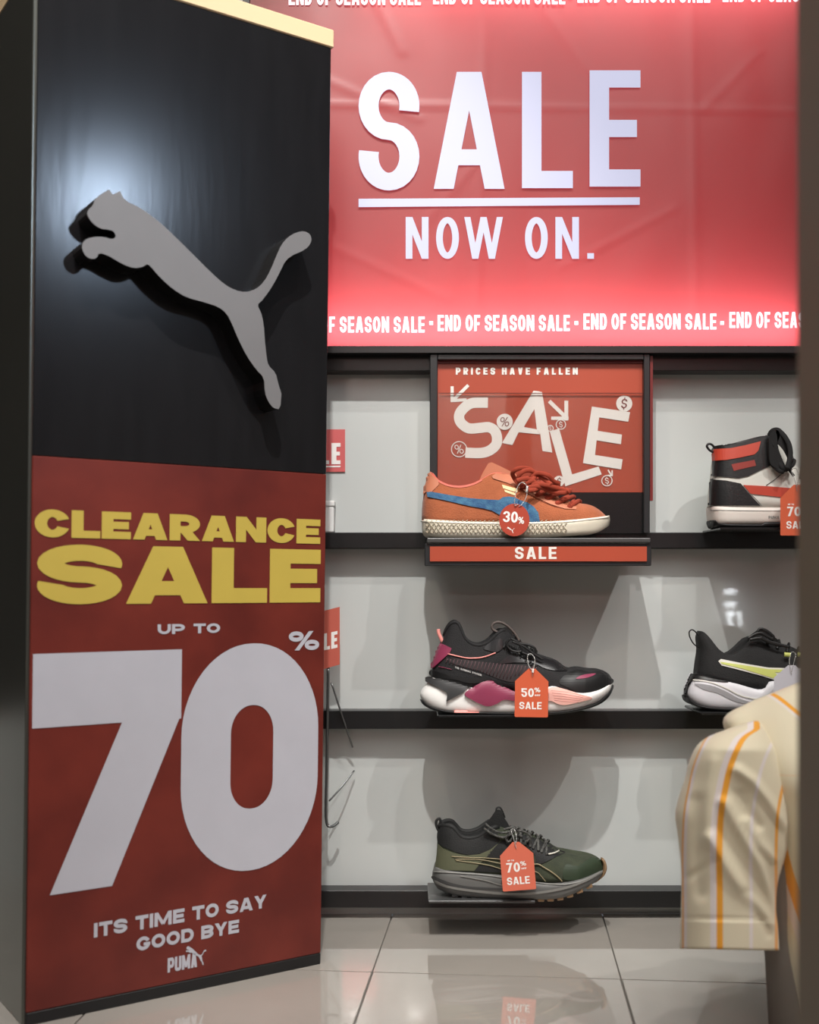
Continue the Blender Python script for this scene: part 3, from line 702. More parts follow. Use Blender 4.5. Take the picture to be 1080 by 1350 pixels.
# ------------------------------------------------------------------ shoes
def interp(tab, x):
    if x <= tab[0][0]: return tab[0][1]
    for (a, va), (b, vb) in zip(tab, tab[1:]):
        if x <= b: return va+(vb-va)*(x-a)/(b-a)
    return tab[-1][1]
def dense(tab, n=5):
    """smooth a px curve once so that interp() follows a soft line"""
    if len(tab) < 3: return tab
    return [(p.x, p.y) for p in catmull([Vector((a, b, 0)) for a, b in tab], n)]
def sstep(a, b, x):
    t = max(0, min(1, (x-a)/(b-a))); return t*t*(3-2*t)
class Shell:
    """a closed shoe shell lofted along the shoe; curves are read in photograph px, widths in metres"""
    def __init__(s, Yc, top, bot, heel, toe, wid, hr=.16, tr=.24, opn=(.36, .46), lean=.26, pw=2.5, kind='upper', indep=.55):
        s.Yc = Yc; s.top = dense(top); s.bot = dense(bot); s.heel = dense(heel, 3); s.toe = dense(toe, 3); s.wid = wid; s.hr = hr; s.tr = tr
        s.opn = opn; s.lean = lean; s.pw = pw; s.kind = kind; s.x0 = min(p[1] for p in heel); s.x1 = max(p[1] for p in toe); s.indep = indep
    def nom(s, t): return s.x0+(s.x1-s.x0)*t
    def ends(s, t):
        a, b = s.heel[0][1], s.toe[0][1]; c, d = s.heel[-1][1], s.toe[-1][1]
        return interp(s.bot, a+(b-a)*t), interp(s.top, c+(d-c)*t)
    def foot(s, t):
        f = interp(s.wid, t)
        if t < s.hr: f *= max(0, 1-(1-t/s.hr)**2.3)**(1/2.3)
        if t > 1-s.tr: f *= max(0, 1-((t-1+s.tr)/s.tr)**2.2)**(1/2.2)
        return f
    def half(s, t, v):
        f = s.foot(t); v = max(0, min(1, v))
        if s.kind == 'sole':
            return f*(1-.10*(2*v-1)**4-.03*(1-v))
        c = sstep(s.opn[0], s.opn[1], t)
        yc = f*max(0, 1-v**s.pw)**(1/s.pw); yo = f*(1-s.lean*v*v)
        return yc*c+yo*(1-c)
    def pxy(s, t, v):
        xh, xt = interp(s.heel, v), interp(s.toe, v); x = xh+(xt-xh)*t
        yb, yt = s.ends(t); return x, yb+(yt-yb)*v
    def pt(s, t, v, side=-1, half=None):
        x, y = s.pxy(t, v); h = s.half(t, v) if half is None else half
        p = P(x, y, s.Yc-h); return Vector((p.x, s.Yc+side*h, p.z))
    def inv(s, px, py):
        v = .5; t = .5
        for _ in range(14):
            xh, xt = interp(s.heel, v), interp(s.toe, v); t = (px-xh)/(xt-xh); t = max(0.0, min(1.0, t)); yb, yt = s.ends(t); v2 = (py-yb)/(yt-yb) if abs(yt-yb) > .5 else 0; v2 = max(0, min(1, v2)); v = v*.4+v2*.6
        return t, v
    def surf(s, px, py, off=0.0):
        t, v = s.inv(px, py); h = s.half(t, v); x, y = s.pxy(t, v)
        if abs(x-px) < 2 and abs(y-py) < 2: x, y = px, py
        p = P(x, y, s.Yc-h-off)
        if off > 0 and t < .07: p.x -= (off+.0006)*(1-t/.07)
        if off > 0 and t > .95: p.x += (off+.0004)*(1-(1-t)/.05)
        return p
    def collar(s, name, m, parent, t1, r, drop=.001, n=26):
        near = [s.pt(t1*(1-i/n)**1.5, 1)+Vector((0, .0015, -drop)) for i in range(n)]
        far = [Vector((p.x, 2*s.Yc-p.y, p.z)) for p in reversed(near)]
        return tube(name, near+far, r, m, parent, 8, None, n=1, up=Vector((0, 0, 1)))
    def build(s, name, m, parent, NS=64, NV=12, lining=None):
        vs, fs = [], []; rows = []; inner = []
        for i in range(NS+1):
            t = (i/NS)
            t = t*.6+.4*(0.5-0.5*math.cos(math.pi*t))
            row = []
            vv = [math.sin(j/NV*math.pi/2) if s.kind != 'sole' else j/NV for j in range(NV+1)]
            near = [s.pt(t, v) for v in vv]; far = [s.pt(t, v, 1) for v in vv]
            if s.kind == 'sole': mid = []
            else:
                c = sstep(s.opn[0], s.opn[1], t); ht = s.half(t, 1); inn = max(0, ht-.005*(1-c)); d = s.indep*(1-c)
                tp = near[-1]; bt = near[0]; mid = []
                zt = tp.z; dz = (tp.z-bt.z)
                for k, (hh, dd) in enumerate(((1.0, 0), (.97, .15), (.9, .6), (.6, 1.0), (0, 1.0), (-.6, 1.0), (-.9, .6), (-.97, .15), (-1, 0))):
                    mid.append(Vector((tp.x, s.Yc-inn*hh, zt+.0015*(1-c)*(1 if k in (0, 8) else 0)-dz*dd*d)))
            row = near+mid+list(reversed(far))
            rows.append(row); inner.append(sstep(s.opn[0], s.opn[1], t) < .7)
        n = len(rows[0])
        for r in rows: vs += r
        for i in range(NS):
            for j in range(n-1): fs.append([i*n+j, i*n+j+1, (i+1)*n+j+1, (i+1)*n+j])
            fs.append([i*n+n-1, i*n, (i+1)*n, (i+1)*n+n-1])
        fs.append(list(range(n))); fs.append([NS*n+j for j in range(n)])
        me = bpy.data.meshes.new(name); off = parent_origin(parent)
        me.from_pydata([tuple(Vector(v)-off) for v in vs], [], fs)
        if lining:
            me.materials.append(m); me.materials.append(lining); k = 0
            for i in range(NS):
                for j in range(n):
                    if inner[i] and NV <= j < n-NV-1: me.polygons[k].material_index = 1
                    k += 1
            m = None
        bm = bmesh.new(); bm.from_mesh(me); bmesh.ops.remove_doubles(bm, verts=bm.verts, dist=.0002); bmesh.ops.recalc_face_normals(bm, faces=bm.faces); bm.to_mesh(me); bm.free()
        return link(name, me, m, parent, True)
    def panel(s, name, poly, m, parent, off=.0012, step=3.0, sm=True, back=.0006, label=None):
        if sm: poly = smooth2(poly, 3)
        o = slab(name, poly, lambda a, b, l: s.surf(a, b, off if l else -back), m, parent, step)
        if label: o['label'] = label
        return o
    def line(s, name, path, r, m, parent, off=.0005, n=6, ry=None):
        pts = [s.surf(x, y, off) for x, y in smooth2(path, n, False)]
        return tube(name, pts, r, m, parent, 6, ry, n=1)
    def ribb(s, name, path, w, m, parent, off=.0012, sm=True):
        if sm: path = smooth2(path, 4, False)
        return s.panel(name, ribbon(path, w), m, parent, off, 2.5, False)
def lace_bars(S, parent, m, spec, r=.0022, ry=.5, name='lace'):
    """spec: list of (px_near,py_near,px_far,py_far) eyelet pairs; the lace arches over the tongue"""
    for (x0, y0, x1, y1, lift) in spec:
        a = S.surf(x0, y0, .0012); b = S.surf(x1, y1, .0012); b = Vector((b.x, 2*S.Yc-b.y, b.z))
        m1 = a.lerp(b, .25)+Vector((0, 0, lift)); m2 = a.lerp(b, .75)+Vector((0, 0, lift)); mm = a.lerp(b, .5)+Vector((0, 0, lift*1.25))
        tube(name, [a, m1, mm, m2, b], r, m, parent, 8, ry)
YC = 1.824
def C(ox, oy, k): return lambda L_: [(ox+x*k, oy+y*k) for x, y in L_]
def tag_thing(label, cx, top_y, w, h, Y, kind, texts, chain, rot=0.0, m=None, cat='price tag'):
    """price tag: shield-shaped card on a bead chain"""
    T_ = thing('price_tag', P(cx, top_y, Y), label, cat)
    m = m or m_tag
    ca, sa = math.cos(rot), math.sin(rot)
    def R(x, y): return (cx+(x*ca-y*sa), top_y+(x*sa+y*ca))
    if kind == 'shield': poly = [(-w*.10, 0), (w*.10, 0), (w*.5, h*.26), (w*.5, h*.985), (w*.47, h), (-w*.47, h), (-w*.5, h*.985), (-w*.5, h*.26)]
    else: poly = [(w/2*math.sin(2*math.pi*i/36), h/2-h/2*math.cos(2*math.pi*i/36)) for i in range(36)]
    poly = [R(*p) for p in poly]
    slab('card', poly, lambda a, b, l: P(a, b, Y if l else Y+.0009), m, T_)
    for s, x0, x1, y0, y1, kw in texts:
        if s == 'CAT': q = [[R(*p) for p in q] for q in cat_polys(x0, y0, x1-x0, y1-y0)]
        else: q = [[R(a, -b) for a, b in q] for q in text_polys(s, x0, x1, -y1, -y0, **kw)]
        poly_obj('lettering', q, lambda a, b, l: P(a, b, Y-.0003), m_tagw, T_)
    return T_
def bead_chain(parent, pts, r=.0011, m=None, name='bead_chain', gap=.0021, card=None):
    path = catmull([Vector(p) for p in pts], 12); d = 0; out = [path[0]]
    ico = bmesh.new(); bmesh.ops.create_icosphere(ico, subdivisions=1, radius=r); iv, if_ = bm_data(ico)
    datas = []; last = path[0]
    for p in path:
        if (p-last).length >= gap:
            datas.append(([v+p for v in iv], if_)); last = p
    datas.append(tube_data(path, r*.35, 5))
    return mesh(name, *join(*datas), m or m_chain, parent, True)
m_tag = mat('tag_orange_card', srgb(208, 94, 60), .5, noise_amt=.03, noise_scale=8)
m_tagr = mat('tag_red_card', srgb(170, 62, 42), .5, noise_amt=.03)
m_tagw = mat('tag_white_ink', srgb(240, 236, 232), .5)
m_tagp = mat('tag_plain_white', srgb(196, 196, 204), .5)
m_chain = mat('chain_silver', srgb(215, 215, 212), .25, metal=.7)

# ---- orange suede sneaker
def orange():
    c = C(540, 600, .2593); T = thing('suede_sneaker', P(680, 706, YC), 'orange suede sneaker with a blue side stripe and cream sole', 'shoe')
    mu = mat('orange_suede', srgb(168, 92, 56), .9, noise_amt=.14, noise_scale=60, bump=.5, bump_scale=420, sheen=.15)
    mlt = mat('pale_orange_leather', srgb(190, 118, 88), .6, noise_amt=.06)
    mlin = mat('pink_orange_lining', srgb(214, 108, 92), .7)
    mblue = mat('blue_suede', srgb(72, 118, 148), .95, color2=srgb(46, 82, 124), noise_scale=90, bump=.6, bump_scale=500, sheen=.1)
    msole = mat('cream_rubber', srgb(214, 206, 188), .55, noise_amt=.05, noise_scale=40)
    mlace = mat('burnt_orange_lace', srgb(150, 54, 30), .85, noise_amt=.12, noise_scale=150, bump=.4, bump_scale=900)
    wid = [(0, .036), (.25, .038), (.45, .040), (.7, .046), (.85, .045), (1, .04)]
    up = Shell(YC, c([(64, 92), (85, 86), (115, 92), (150, 128), (200, 152), (260, 158), (320, 146), (370, 122), (430, 92), (500, 96), (560, 118), (620, 148), (700, 188), (780, 222), (860, 243), (920, 254), (965, 278), (1002, 312)]),
               c([(64, 336), (300, 345), (600, 347), (800, 338), (1002, 316)]),
               [(0, c([(62, 0)])[0][0]), (.3, c([(64, 0)])[0][0]), (.6, c([(74, 0)])[0][0]), (.85, c([(92, 0)])[0][0]), (1, c([(104, 0)])[0][0])],
               [(0, c([(1004, 0)])[0][0]), (1, c([(1000, 0)])[0][0])], wid, opn=(.36, .47))
    up.build('upper', mu, T, lining=mlin)
    so = Shell(YC, c([(62, 324), (300, 336), (600, 338), (800, 330), (950, 316), (1016, 306)]), c([(62, 404), (110, 415), (300, 420), (500, 421), (700, 417), (850, 408), (950, 396), (1016, 358)]),
               [(0, 558.5), (.3, 556.5), (1, 556.5)], [(0, 803), (.5, 804.5), (1, 803.5)], [(a, b*1.08+.001) for a, b in wid], kind='sole', hr=.13, tr=.22)
    so.build('midsole', msole, T)
    # texture of the foxing: slanted ribs as relief
    qs = []
    for i in range(64):
        x = 562+i*2.9
        if x > 752: break
        for j in range(4):
            y = 687.5+j*4.4+((i*7) % 3)*.3; qs.append(ribbon([(x, y), (x+2.6, y+2.1 if (i+j) % 2 else y-2.1)], .8))
    vs, fs = [], []
    for q in qs:
        o = len(vs); vs += [so.surf(a, b, .0016) for a, b in q]+[so.surf(a, b, -.0004) for a, b in q]; n = len(q)
        fs.append(list(range(o, o+n))); fs += [[o+k, o+(k+1) % n, o+(k+1) % n+n, o+k+n] for k in range(n)]
    r = mesh('sole_texture', vs, fs, mat('cream_rubber_ribs', srgb(176, 166, 146), .7), T); r['kind'] = 'stuff'
    so.line('sole_piping', c([(64, 336), (300, 346), (600, 347), (800, 339), (1010, 316)]), .0016, mat('sole_edge_white', srgb(236, 230, 216), .5), T, .0002)
    up.panel('heel_tab', c([(78, 110), (104, 90), (148, 128), (150, 150), (112, 190), (88, 186), (74, 200)]), mlt, T, .001, 2.5, False)
    up.ribb('collar_lining', c([(118, 94), (150, 132), (200, 155), (260, 161), (320, 149), (368, 126)]), 2.2, mlin, T, .0008)
    up.panel('side_stripe', c([(92, 188), (112, 186), (200, 202), (300, 218), (400, 226), (455, 228), (475, 214), (505, 210), (535, 214), (560, 228), (600, 240), (632, 262), (655, 292), (664, 342), (618, 342), (596, 322), (560, 330), (500, 325), (455, 302), (420, 282), (380, 272), (300, 258), (200, 234), (96, 212)]), mblue, T, .0018, 3, False, label='shaggy blue suede stripe')
    up.panel('eyestay', c([(420, 106), (440, 92), (500, 98), (540, 116), (560, 150), (640, 190), (720, 220), (790, 250), (850, 262), (848, 275), (790, 272), (720, 250), (640, 212), (560, 168), (500, 142), (425, 118)]), mlt, T, .0016, 2.5, False)
    up.panel('foil_print', c([(470, 150), (552, 172), (548, 190), (476, 168)]), mat('gold_foil', srgb(222, 200, 146), .5), T, .0008, 3, False)
    up.panel('foil_print', c([(482, 175), (540, 193), (536, 205), (486, 187)]), mat('gold_foil', srgb(222, 200, 146), .5), T, .0008, 3, False)
    up.line('seam', c([(104, 196), (135, 166), (152, 148)]), .0004, mat('dark_orange_thread', srgb(130, 62, 40), .8), T)
    up.line('seam', c([(845, 276), (740, 262), (640, 218), (560, 175)]), .0004, MATS['dark_orange_thread'], T)
    # far collar side and tongue
    p = [c([q])[0] for q in [(345, 150), (372, 90), (400, 42), (418, 36), (470, 60), (540, 96), (640, 170), (620, 200), (520, 150), (420, 120)]]
    slab('tongue', p, lambda a, b, l: P(a, b, YC+(.006 if l else .013)), mlt, T)
    # laces: crossings and a loose bow
    E = c([(575, 168), (610, 182), (650, 205), (700, 220), (752, 245), (815, 262)])
    F_ = c([(640, 118), (690, 140), (735, 162), (780, 190), (820, 214), (850, 236)])
    for i in range(6):
        ex, ey = E[i]; fx, fy = F_[i]
        a = up.surf(ex, ey, .0015)
        for dx in (-5, 6):
            top = P(fx+dx*.5, fy-1, YC-.006); b = P(fx+dx, fy, YC+.02)
            tube('lace', [a, P((ex+fx)/2+dx*.4, (ey+fy)/2-1.5, YC-.03), top, b], .0033, mlace, T, 8, .45)
        bm = bmesh.new(); bmesh.ops.create_uvsphere(bm, u_segments=10, v_segments=8, radius=.0042); vs, fs = bm_data(bm)
        mesh('lace_knot', [Vector((v.x*1.1, v.y*.5, v.z))+a+Vector((0, -.0005, 0)) for v in vs], fs, mlace, T, True)
    loops = [[(560, 150), (535, 120), (525, 88), (560, 66), (610, 72), (640, 100), (620, 130), (580, 150)], [(600, 140), (640, 95), (700, 100), (730, 130), (760, 150), (700, 160), (640, 150)],
             [(570, 160), (555, 110), (585, 80), (630, 84), (680, 118), (720, 150)], [(620, 150), (680, 150), (740, 165), (800, 180), (822, 182)], [(600, 165), (660, 160), (720, 185), (790, 192), (812, 186)], [(545, 130), (600, 120), (650, 150), (640, 175), (600, 180)]]
    for i, L_ in enumerate(loops):
        pts = [P(x, y, YC-.040+.006*math.sin(k*1.7+i)-i*.0015) for k, (x, y) in enumerate(c(L_))]
        tube('lace', pts, .0036, mlace, T, 8, .4)
    # tag
    g = tag_thing('round red tag reading 30% hanging on the orange sneaker', 679.5, 664, 40, 43, YC-.062, 'round',
                  [('30', -15, 4.5, 10.5, 25, dict(sx=.2, sy=.17, wf=.62, gap=.1)), ('%', 5, 13, 17, 26, dict(sx=.3, sy=.2)), ('CAT', -9, 1, 31, 39, {})], None, .06, m_tagr)
    bead_chain(g, [P(684, 664, YC-.063), P(679, 666, YC-.064), P(679, 655, YC-.062), P(683, 641, YC-.056), P(689, 636, YC-.050), P(695, 642, YC-.054), P(694, 655, YC-.060), P(688, 665, YC-.063), P(684, 668, YC-.063)], .0009)
    tube('clasp', [P(695.5, 641, YC-.056), P(694.5, 649, YC-.058)], .0021, m_chain, g)
orange()

# ---- black and pink runner
def pinkshoe():
    a = C(545, 810, 140/1080); b = C(675, 810, 140/1080)
    T = thing('running_shoe', P(682, 940, YC), 'chunky black running shoe with maroon and pink sole panels', 'shoe')
    mk = mat('black_mesh', srgb(24, 23, 25), .8, noise_amt=.25, noise_scale=120, bump=.5, bump_scale=700)
    mks = mat('black_smooth', srgb(17, 17, 18), .5)
    mlea = mat('dark_gloss_leather', srgb(32, 31, 33), .3, noise_amt=.1)
    mpk = mat('pink_trim', srgb(232, 148, 140), .55); mma = mat('maroon_rubber', srgb(140, 52, 82), .5, noise_amt=.08)
    mw = mat('white_foam', srgb(246, 245, 242), .5, noise_amt=.03); mg = mat('grey_rubber', srgb(50, 50, 51), .6)
    mmv = mat('mauve_weave', srgb(98, 72, 76), .8, noise_amt=.1); mlp = mat('light_pink_foam', srgb(236, 178, 166), .6, noise_amt=.06, noise_scale=60)
    top = a([(185, 560), (240, 300), (300, 235), (350, 120), (420, 72), (462, 90), (490, 170), (530, 250), (600, 300), (690, 310), (760, 275), (830, 220), (900, 160), (960, 165), (1040, 250)])+b([(70, 300), (130, 340), (210, 372), (300, 412), (430, 455), (520, 515), (590, 542), (660, 532), (760, 548), (900, 560), (980, 600), (1025, 660), (1030, 720)])
    top = [(585, 840), (587, 834), (590, 828), (594, 822.5), (598, 820), (602, 819.8), (605, 822), (608, 829), (611, 837), (616, 844), (625, 849.5), (635, 850), (646, 845), (654, 837), (661, 831), (668, 832), (680, 843), (688, 850), (700, 858), (716, 864), (733, 870), (744, 878), (752, 880.5), (762, 879), (775, 881), (790, 882), (800, 887), (806, 895), (808, 902)]
    wid = [(0, .030), (.2, .035), (.45, .038), (.7, .046), (.85, .046), (1, .04)]
    up = Shell(YC, top, [(569, 893), (600, 902), (625, 906), (660, 906), (700, 912), (760, 916), (790, 912), (808, 904)], [(0, 568), (.3, 571), (.6, 577), (.85, 583), (1, 585.5)], [(0, 808), (1, 807)], wid, opn=(.33, .44), hr=.14)
    up.build('upper', mk, T)
    up.collar('collar', mk, T, .36, .0030)
    so = Shell(YC, [(553, 906), (560, 898), (566, 893), (600, 901), (623, 907), (634, 900), (646, 898), (660, 905), (680, 912), (700, 911), (722, 906), (732, 905), (750, 911), (770, 914), (790, 910), (808, 900)],
               [(553, 922), (562, 930), (580, 936), (610, 939), (700, 940), (740, 938), (770, 933), (790, 926), (800, 918), (808, 906)], [(0, 560), (.3, 554), (.55, 556), (.8, 563), (1, 566)], [(0, 797), (.5, 806), (1, 808)], [(q, r*1.12+.001) for q, r in wid], kind='sole', hr=.13, tr=.2)
    so.build('midsole', mw, T)
    ou = Shell(YC, [(553, 921), (562, 929), (580, 935), (610, 938), (700, 939.5), (740, 937.5), (770, 932), (790, 925), (802, 914), (809, 903)],
               [(553, 924), (562, 932), (580, 939), (610, 942), (700, 943), (740, 941), (770, 936), (790, 929), (803, 919), (810, 905)], [(0, 556), (1, 553.5)], [(0, 809), (1, 809.5)], [(q, r*1.14+.001) for q, r in wid], kind='sole', hr=.13, tr=.2)
    ou.build('outsole', mks, T)
    so.panel('heel_wedge', a([(150, 640), (200, 622), (330, 640), (480, 690), (585, 715), (500, 800), (335, 888), (345, 830), (340, 795), (240, 735), (150, 680)]), mg, T, .004, 2.5, False, back=.002)
    so.panel('side_panel', a([(520, 812), (600, 745), (700, 690), (780, 672), (830, 685), (920, 730), (1020, 780), (1100, 810), (1100, 900), (1020, 880), (920, 870), (850, 910), (770, 935), (700, 920), (600, 870)]), mma, T, .005, 2.5, True, back=.002, label='maroon moulded sole panel')
    so.panel('forefoot_pad', b([(330, 800), (380, 750), (440, 738), (540, 760), (700, 810), (810, 845), (800, 865), (700, 890), (560, 920), (480, 915), (400, 880), (330, 880)]), mlp, T, .003, 2.5, True, back=.002, label='light pink foam pad')
    for k in range(5):
        so.line('pad_groove', b([(400+k*8, 775+k*24), (560, 790+k*24), (740-k*16, 832+k*14)]), .0004, mat('pink_groove_line', srgb(206, 140, 132), .7), T, .003)  # darker pink lines laid over the pad
    ou.panel('outsole_insert', a([(415, 962), (670, 972), (668, 1000), (415, 1000)]), mpk, T, .0015, 3, False)
    up.panel('heel_clip', a([(268, 285), (390, 345), (375, 385), (215, 540), (192, 548), (195, 480), (240, 360)]), mma, T, .002, 2.5, False, label='maroon ribbed heel clip')
    tube('pull_tab', [P(*a([(255, 150)])[0], YC-.006), P(*a([(262, 200)])[0], YC-.006), P(*a([(300, 282)])[0], YC-.006)], .0030, mpk, T, 8, .5)
    up.line('pink_piping', a([(350, 400), (450, 425), (560, 445), (680, 440), (760, 420), (838, 390)]), .0011, mpk, T, .001)
    up.ribb('stripe_piping', a([(345, 432), (500, 480), (700, 500), (880, 500)]), 1.0, mlea, T, .001)
    up.panel('weave_panel', [(588, 867), (610, 869), (640, 873), (660, 875), (690, 877), (704, 881), (716, 897), (700, 898), (672, 899), (650, 892), (630, 884), (600, 876)], mat('dark_weave', srgb(46, 38, 40), .8), T, .0008, 3, True)
    for i in range(26):
        x = 590+i*4.7; yt = 868.5+i*.42; L_ = 6+min(i*.75, 13) if i < 20 else 14-(i-20)
        up.line('weave_line', [(x, yt), (x-L_*.35, yt+L_)], .00055, mmv, T, .0012, 2)
    up.panel('eyestay', b([(-130, 500), (-60, 440), (0, 400), (60, 360), (130, 350), (200, 390), (280, 430), (420, 470), (560, 550), (540, 575), (440, 570), (330, 545), (240, 500), (150, 490), (0, 490)]), mlea, T, .0018, 2.5, True)
    up.panel('ankle_patch', a([(720, 345), (800, 270), (900, 250), (915, 330), (850, 385), (780, 370)]), mlea, T, .0015, 2.5, True)
    up.panel('toe_cap', b([(560, 600), (680, 560), (800, 590), (900, 560), (985, 610), (1025, 690), (900, 750), (700, 790), (560, 740), (480, 690)]), mks, T, .0012, 3, True)
    up.panel('toe_accent', b([(650, 650), (720, 615), (830, 600), (850, 608), (780, 640), (690, 655)]), mma, T, .0022, 2.5, True)
    up.panel('quarter_overlay', a([(190, 560), (300, 600), (480, 640), (740, 640), (800, 660), (700, 690), (560, 700), (430, 665), (190, 630)]), mks, T, .0012, 3, True)
    mtx = mat('shoe_white_text', srgb(200, 198, 196), .6)
    o = poly_obj('lettering', [[(x, -y) for x, y in q] for q in text_polys('THE RUNNING SYSTEM', 0, 36, -2.4, 0, sx=.24, sy=.2, wf=.8, gap=.3, space=.8)], lambda u, v, l: up.surf(600+u*.97, 878.5+u*.29+v, .0022), mtx, T)
    up.line('heel_line', a([(260, 530), (330, 545), (390, 560)]), .0005, mma, T, .001)
    # tongue and webbing loop
    p = a([(830, 250), (870, 170), (930, 130), (990, 160), (1030, 230), (1080, 320), (1060, 400), (950, 360), (860, 300)])
    slab('tongue', smooth2(p, 3), lambda x, y, l: P(x, y, YC+(-.012 if l else .012)), mks, T)
    tube('tongue_loop', [P(x, y, YC-.004) for x, y in a([(860, 180), (815, 160), (800, 120), (830, 85), (890, 82), (960, 120), (1020, 180), (1060, 240), (1090, 300)])], .0022, mat('brown_webbing', srgb(86, 76, 72), .7), T, 8, 2.0)
    for x, y in ((945, 180), (928, 202), (912, 224)):
        q = a([(x, y)])[0]; bm = bmesh.new(); bmesh.ops.create_uvsphere(bm, u_segments=8, v_segments=6, radius=.0013); vs, fs = bm_data(bm)
        mesh('loop_mark', [v+P(q[0], q[1], YC-.0135) for v in vs], fs, mtx, T, True)
    # laces
    near = [(684, 861), (691, 866), (697, 871), (676, 852)]
    for i in range(6):
        x = 668+i*7.2; y = 845+i*4.6
        yt = interp(up.top, x+2)
        tube('lace', [up.surf(x-4, y+9, .002), P(x, y+2, YC-.025), P(x+3, yt-2.2, YC-.006), P(x+4, yt-1, YC+.02)], .0022, mks, T, 8, .6)
        tube('lace', [up.surf(x+3, y+10, .002), P(x+1, y+2, YC-.024), P(x-1, interp(up.top, x-1)-2, YC-.004), P(x-2, interp(up.top, x-2)-1, YC+.02)], .0022, mks, T, 8, .6)
    for L_ in ([(672, 842), (668, 850), (676, 858), (688, 858), (684, 848), (674, 842)], [(676, 846), (690, 852), (704, 862), (716, 870)], [(680, 848), (696, 850), (706, 856), (700, 864), (688, 860)]):
        tube('lace', [P(x, y, YC-.036) for x, y in L_], .0019, mks, T)
    g = tag_thing('orange card tag reading 50% SALE hanging on the pink and black runner', 701.5, 881.5, 44, 64, YC-.066, 'shield',
                  [('50', -13.5, 3, 26, 37.5, dict(sx=.2, sy=.17, wf=.62, gap=.1)), ('%', 3.5, 11.5, 25, 31, dict(sx=.3, sy=.2)), ('OFF', 4, 11.5, 34, 36.2, dict(sx=.3, sy=.25, wf=.8)), ('SALE', -16, 13.5, 44, 53.5, dict(sx=.21, sy=.18, wf=.72, gap=.12))], None, 0.015)
    bead_chain(g, [P(702, 892, YC-.067), P(703, 884, YC-.0675), P(704.5, 878, YC-.066), P(705, 868, YC-.063), P(700, 862, YC-.058), P(696, 864, YC-.062), P(696, 872, YC-.065), P(698, 879, YC-.0665), P(702, 884, YC-.0675)], .0010)
    tube('clasp', [P(703, 882, YC-.069), P(702.5, 887, YC-.069)], .0016, m_tagw, g)
pinkshoe()

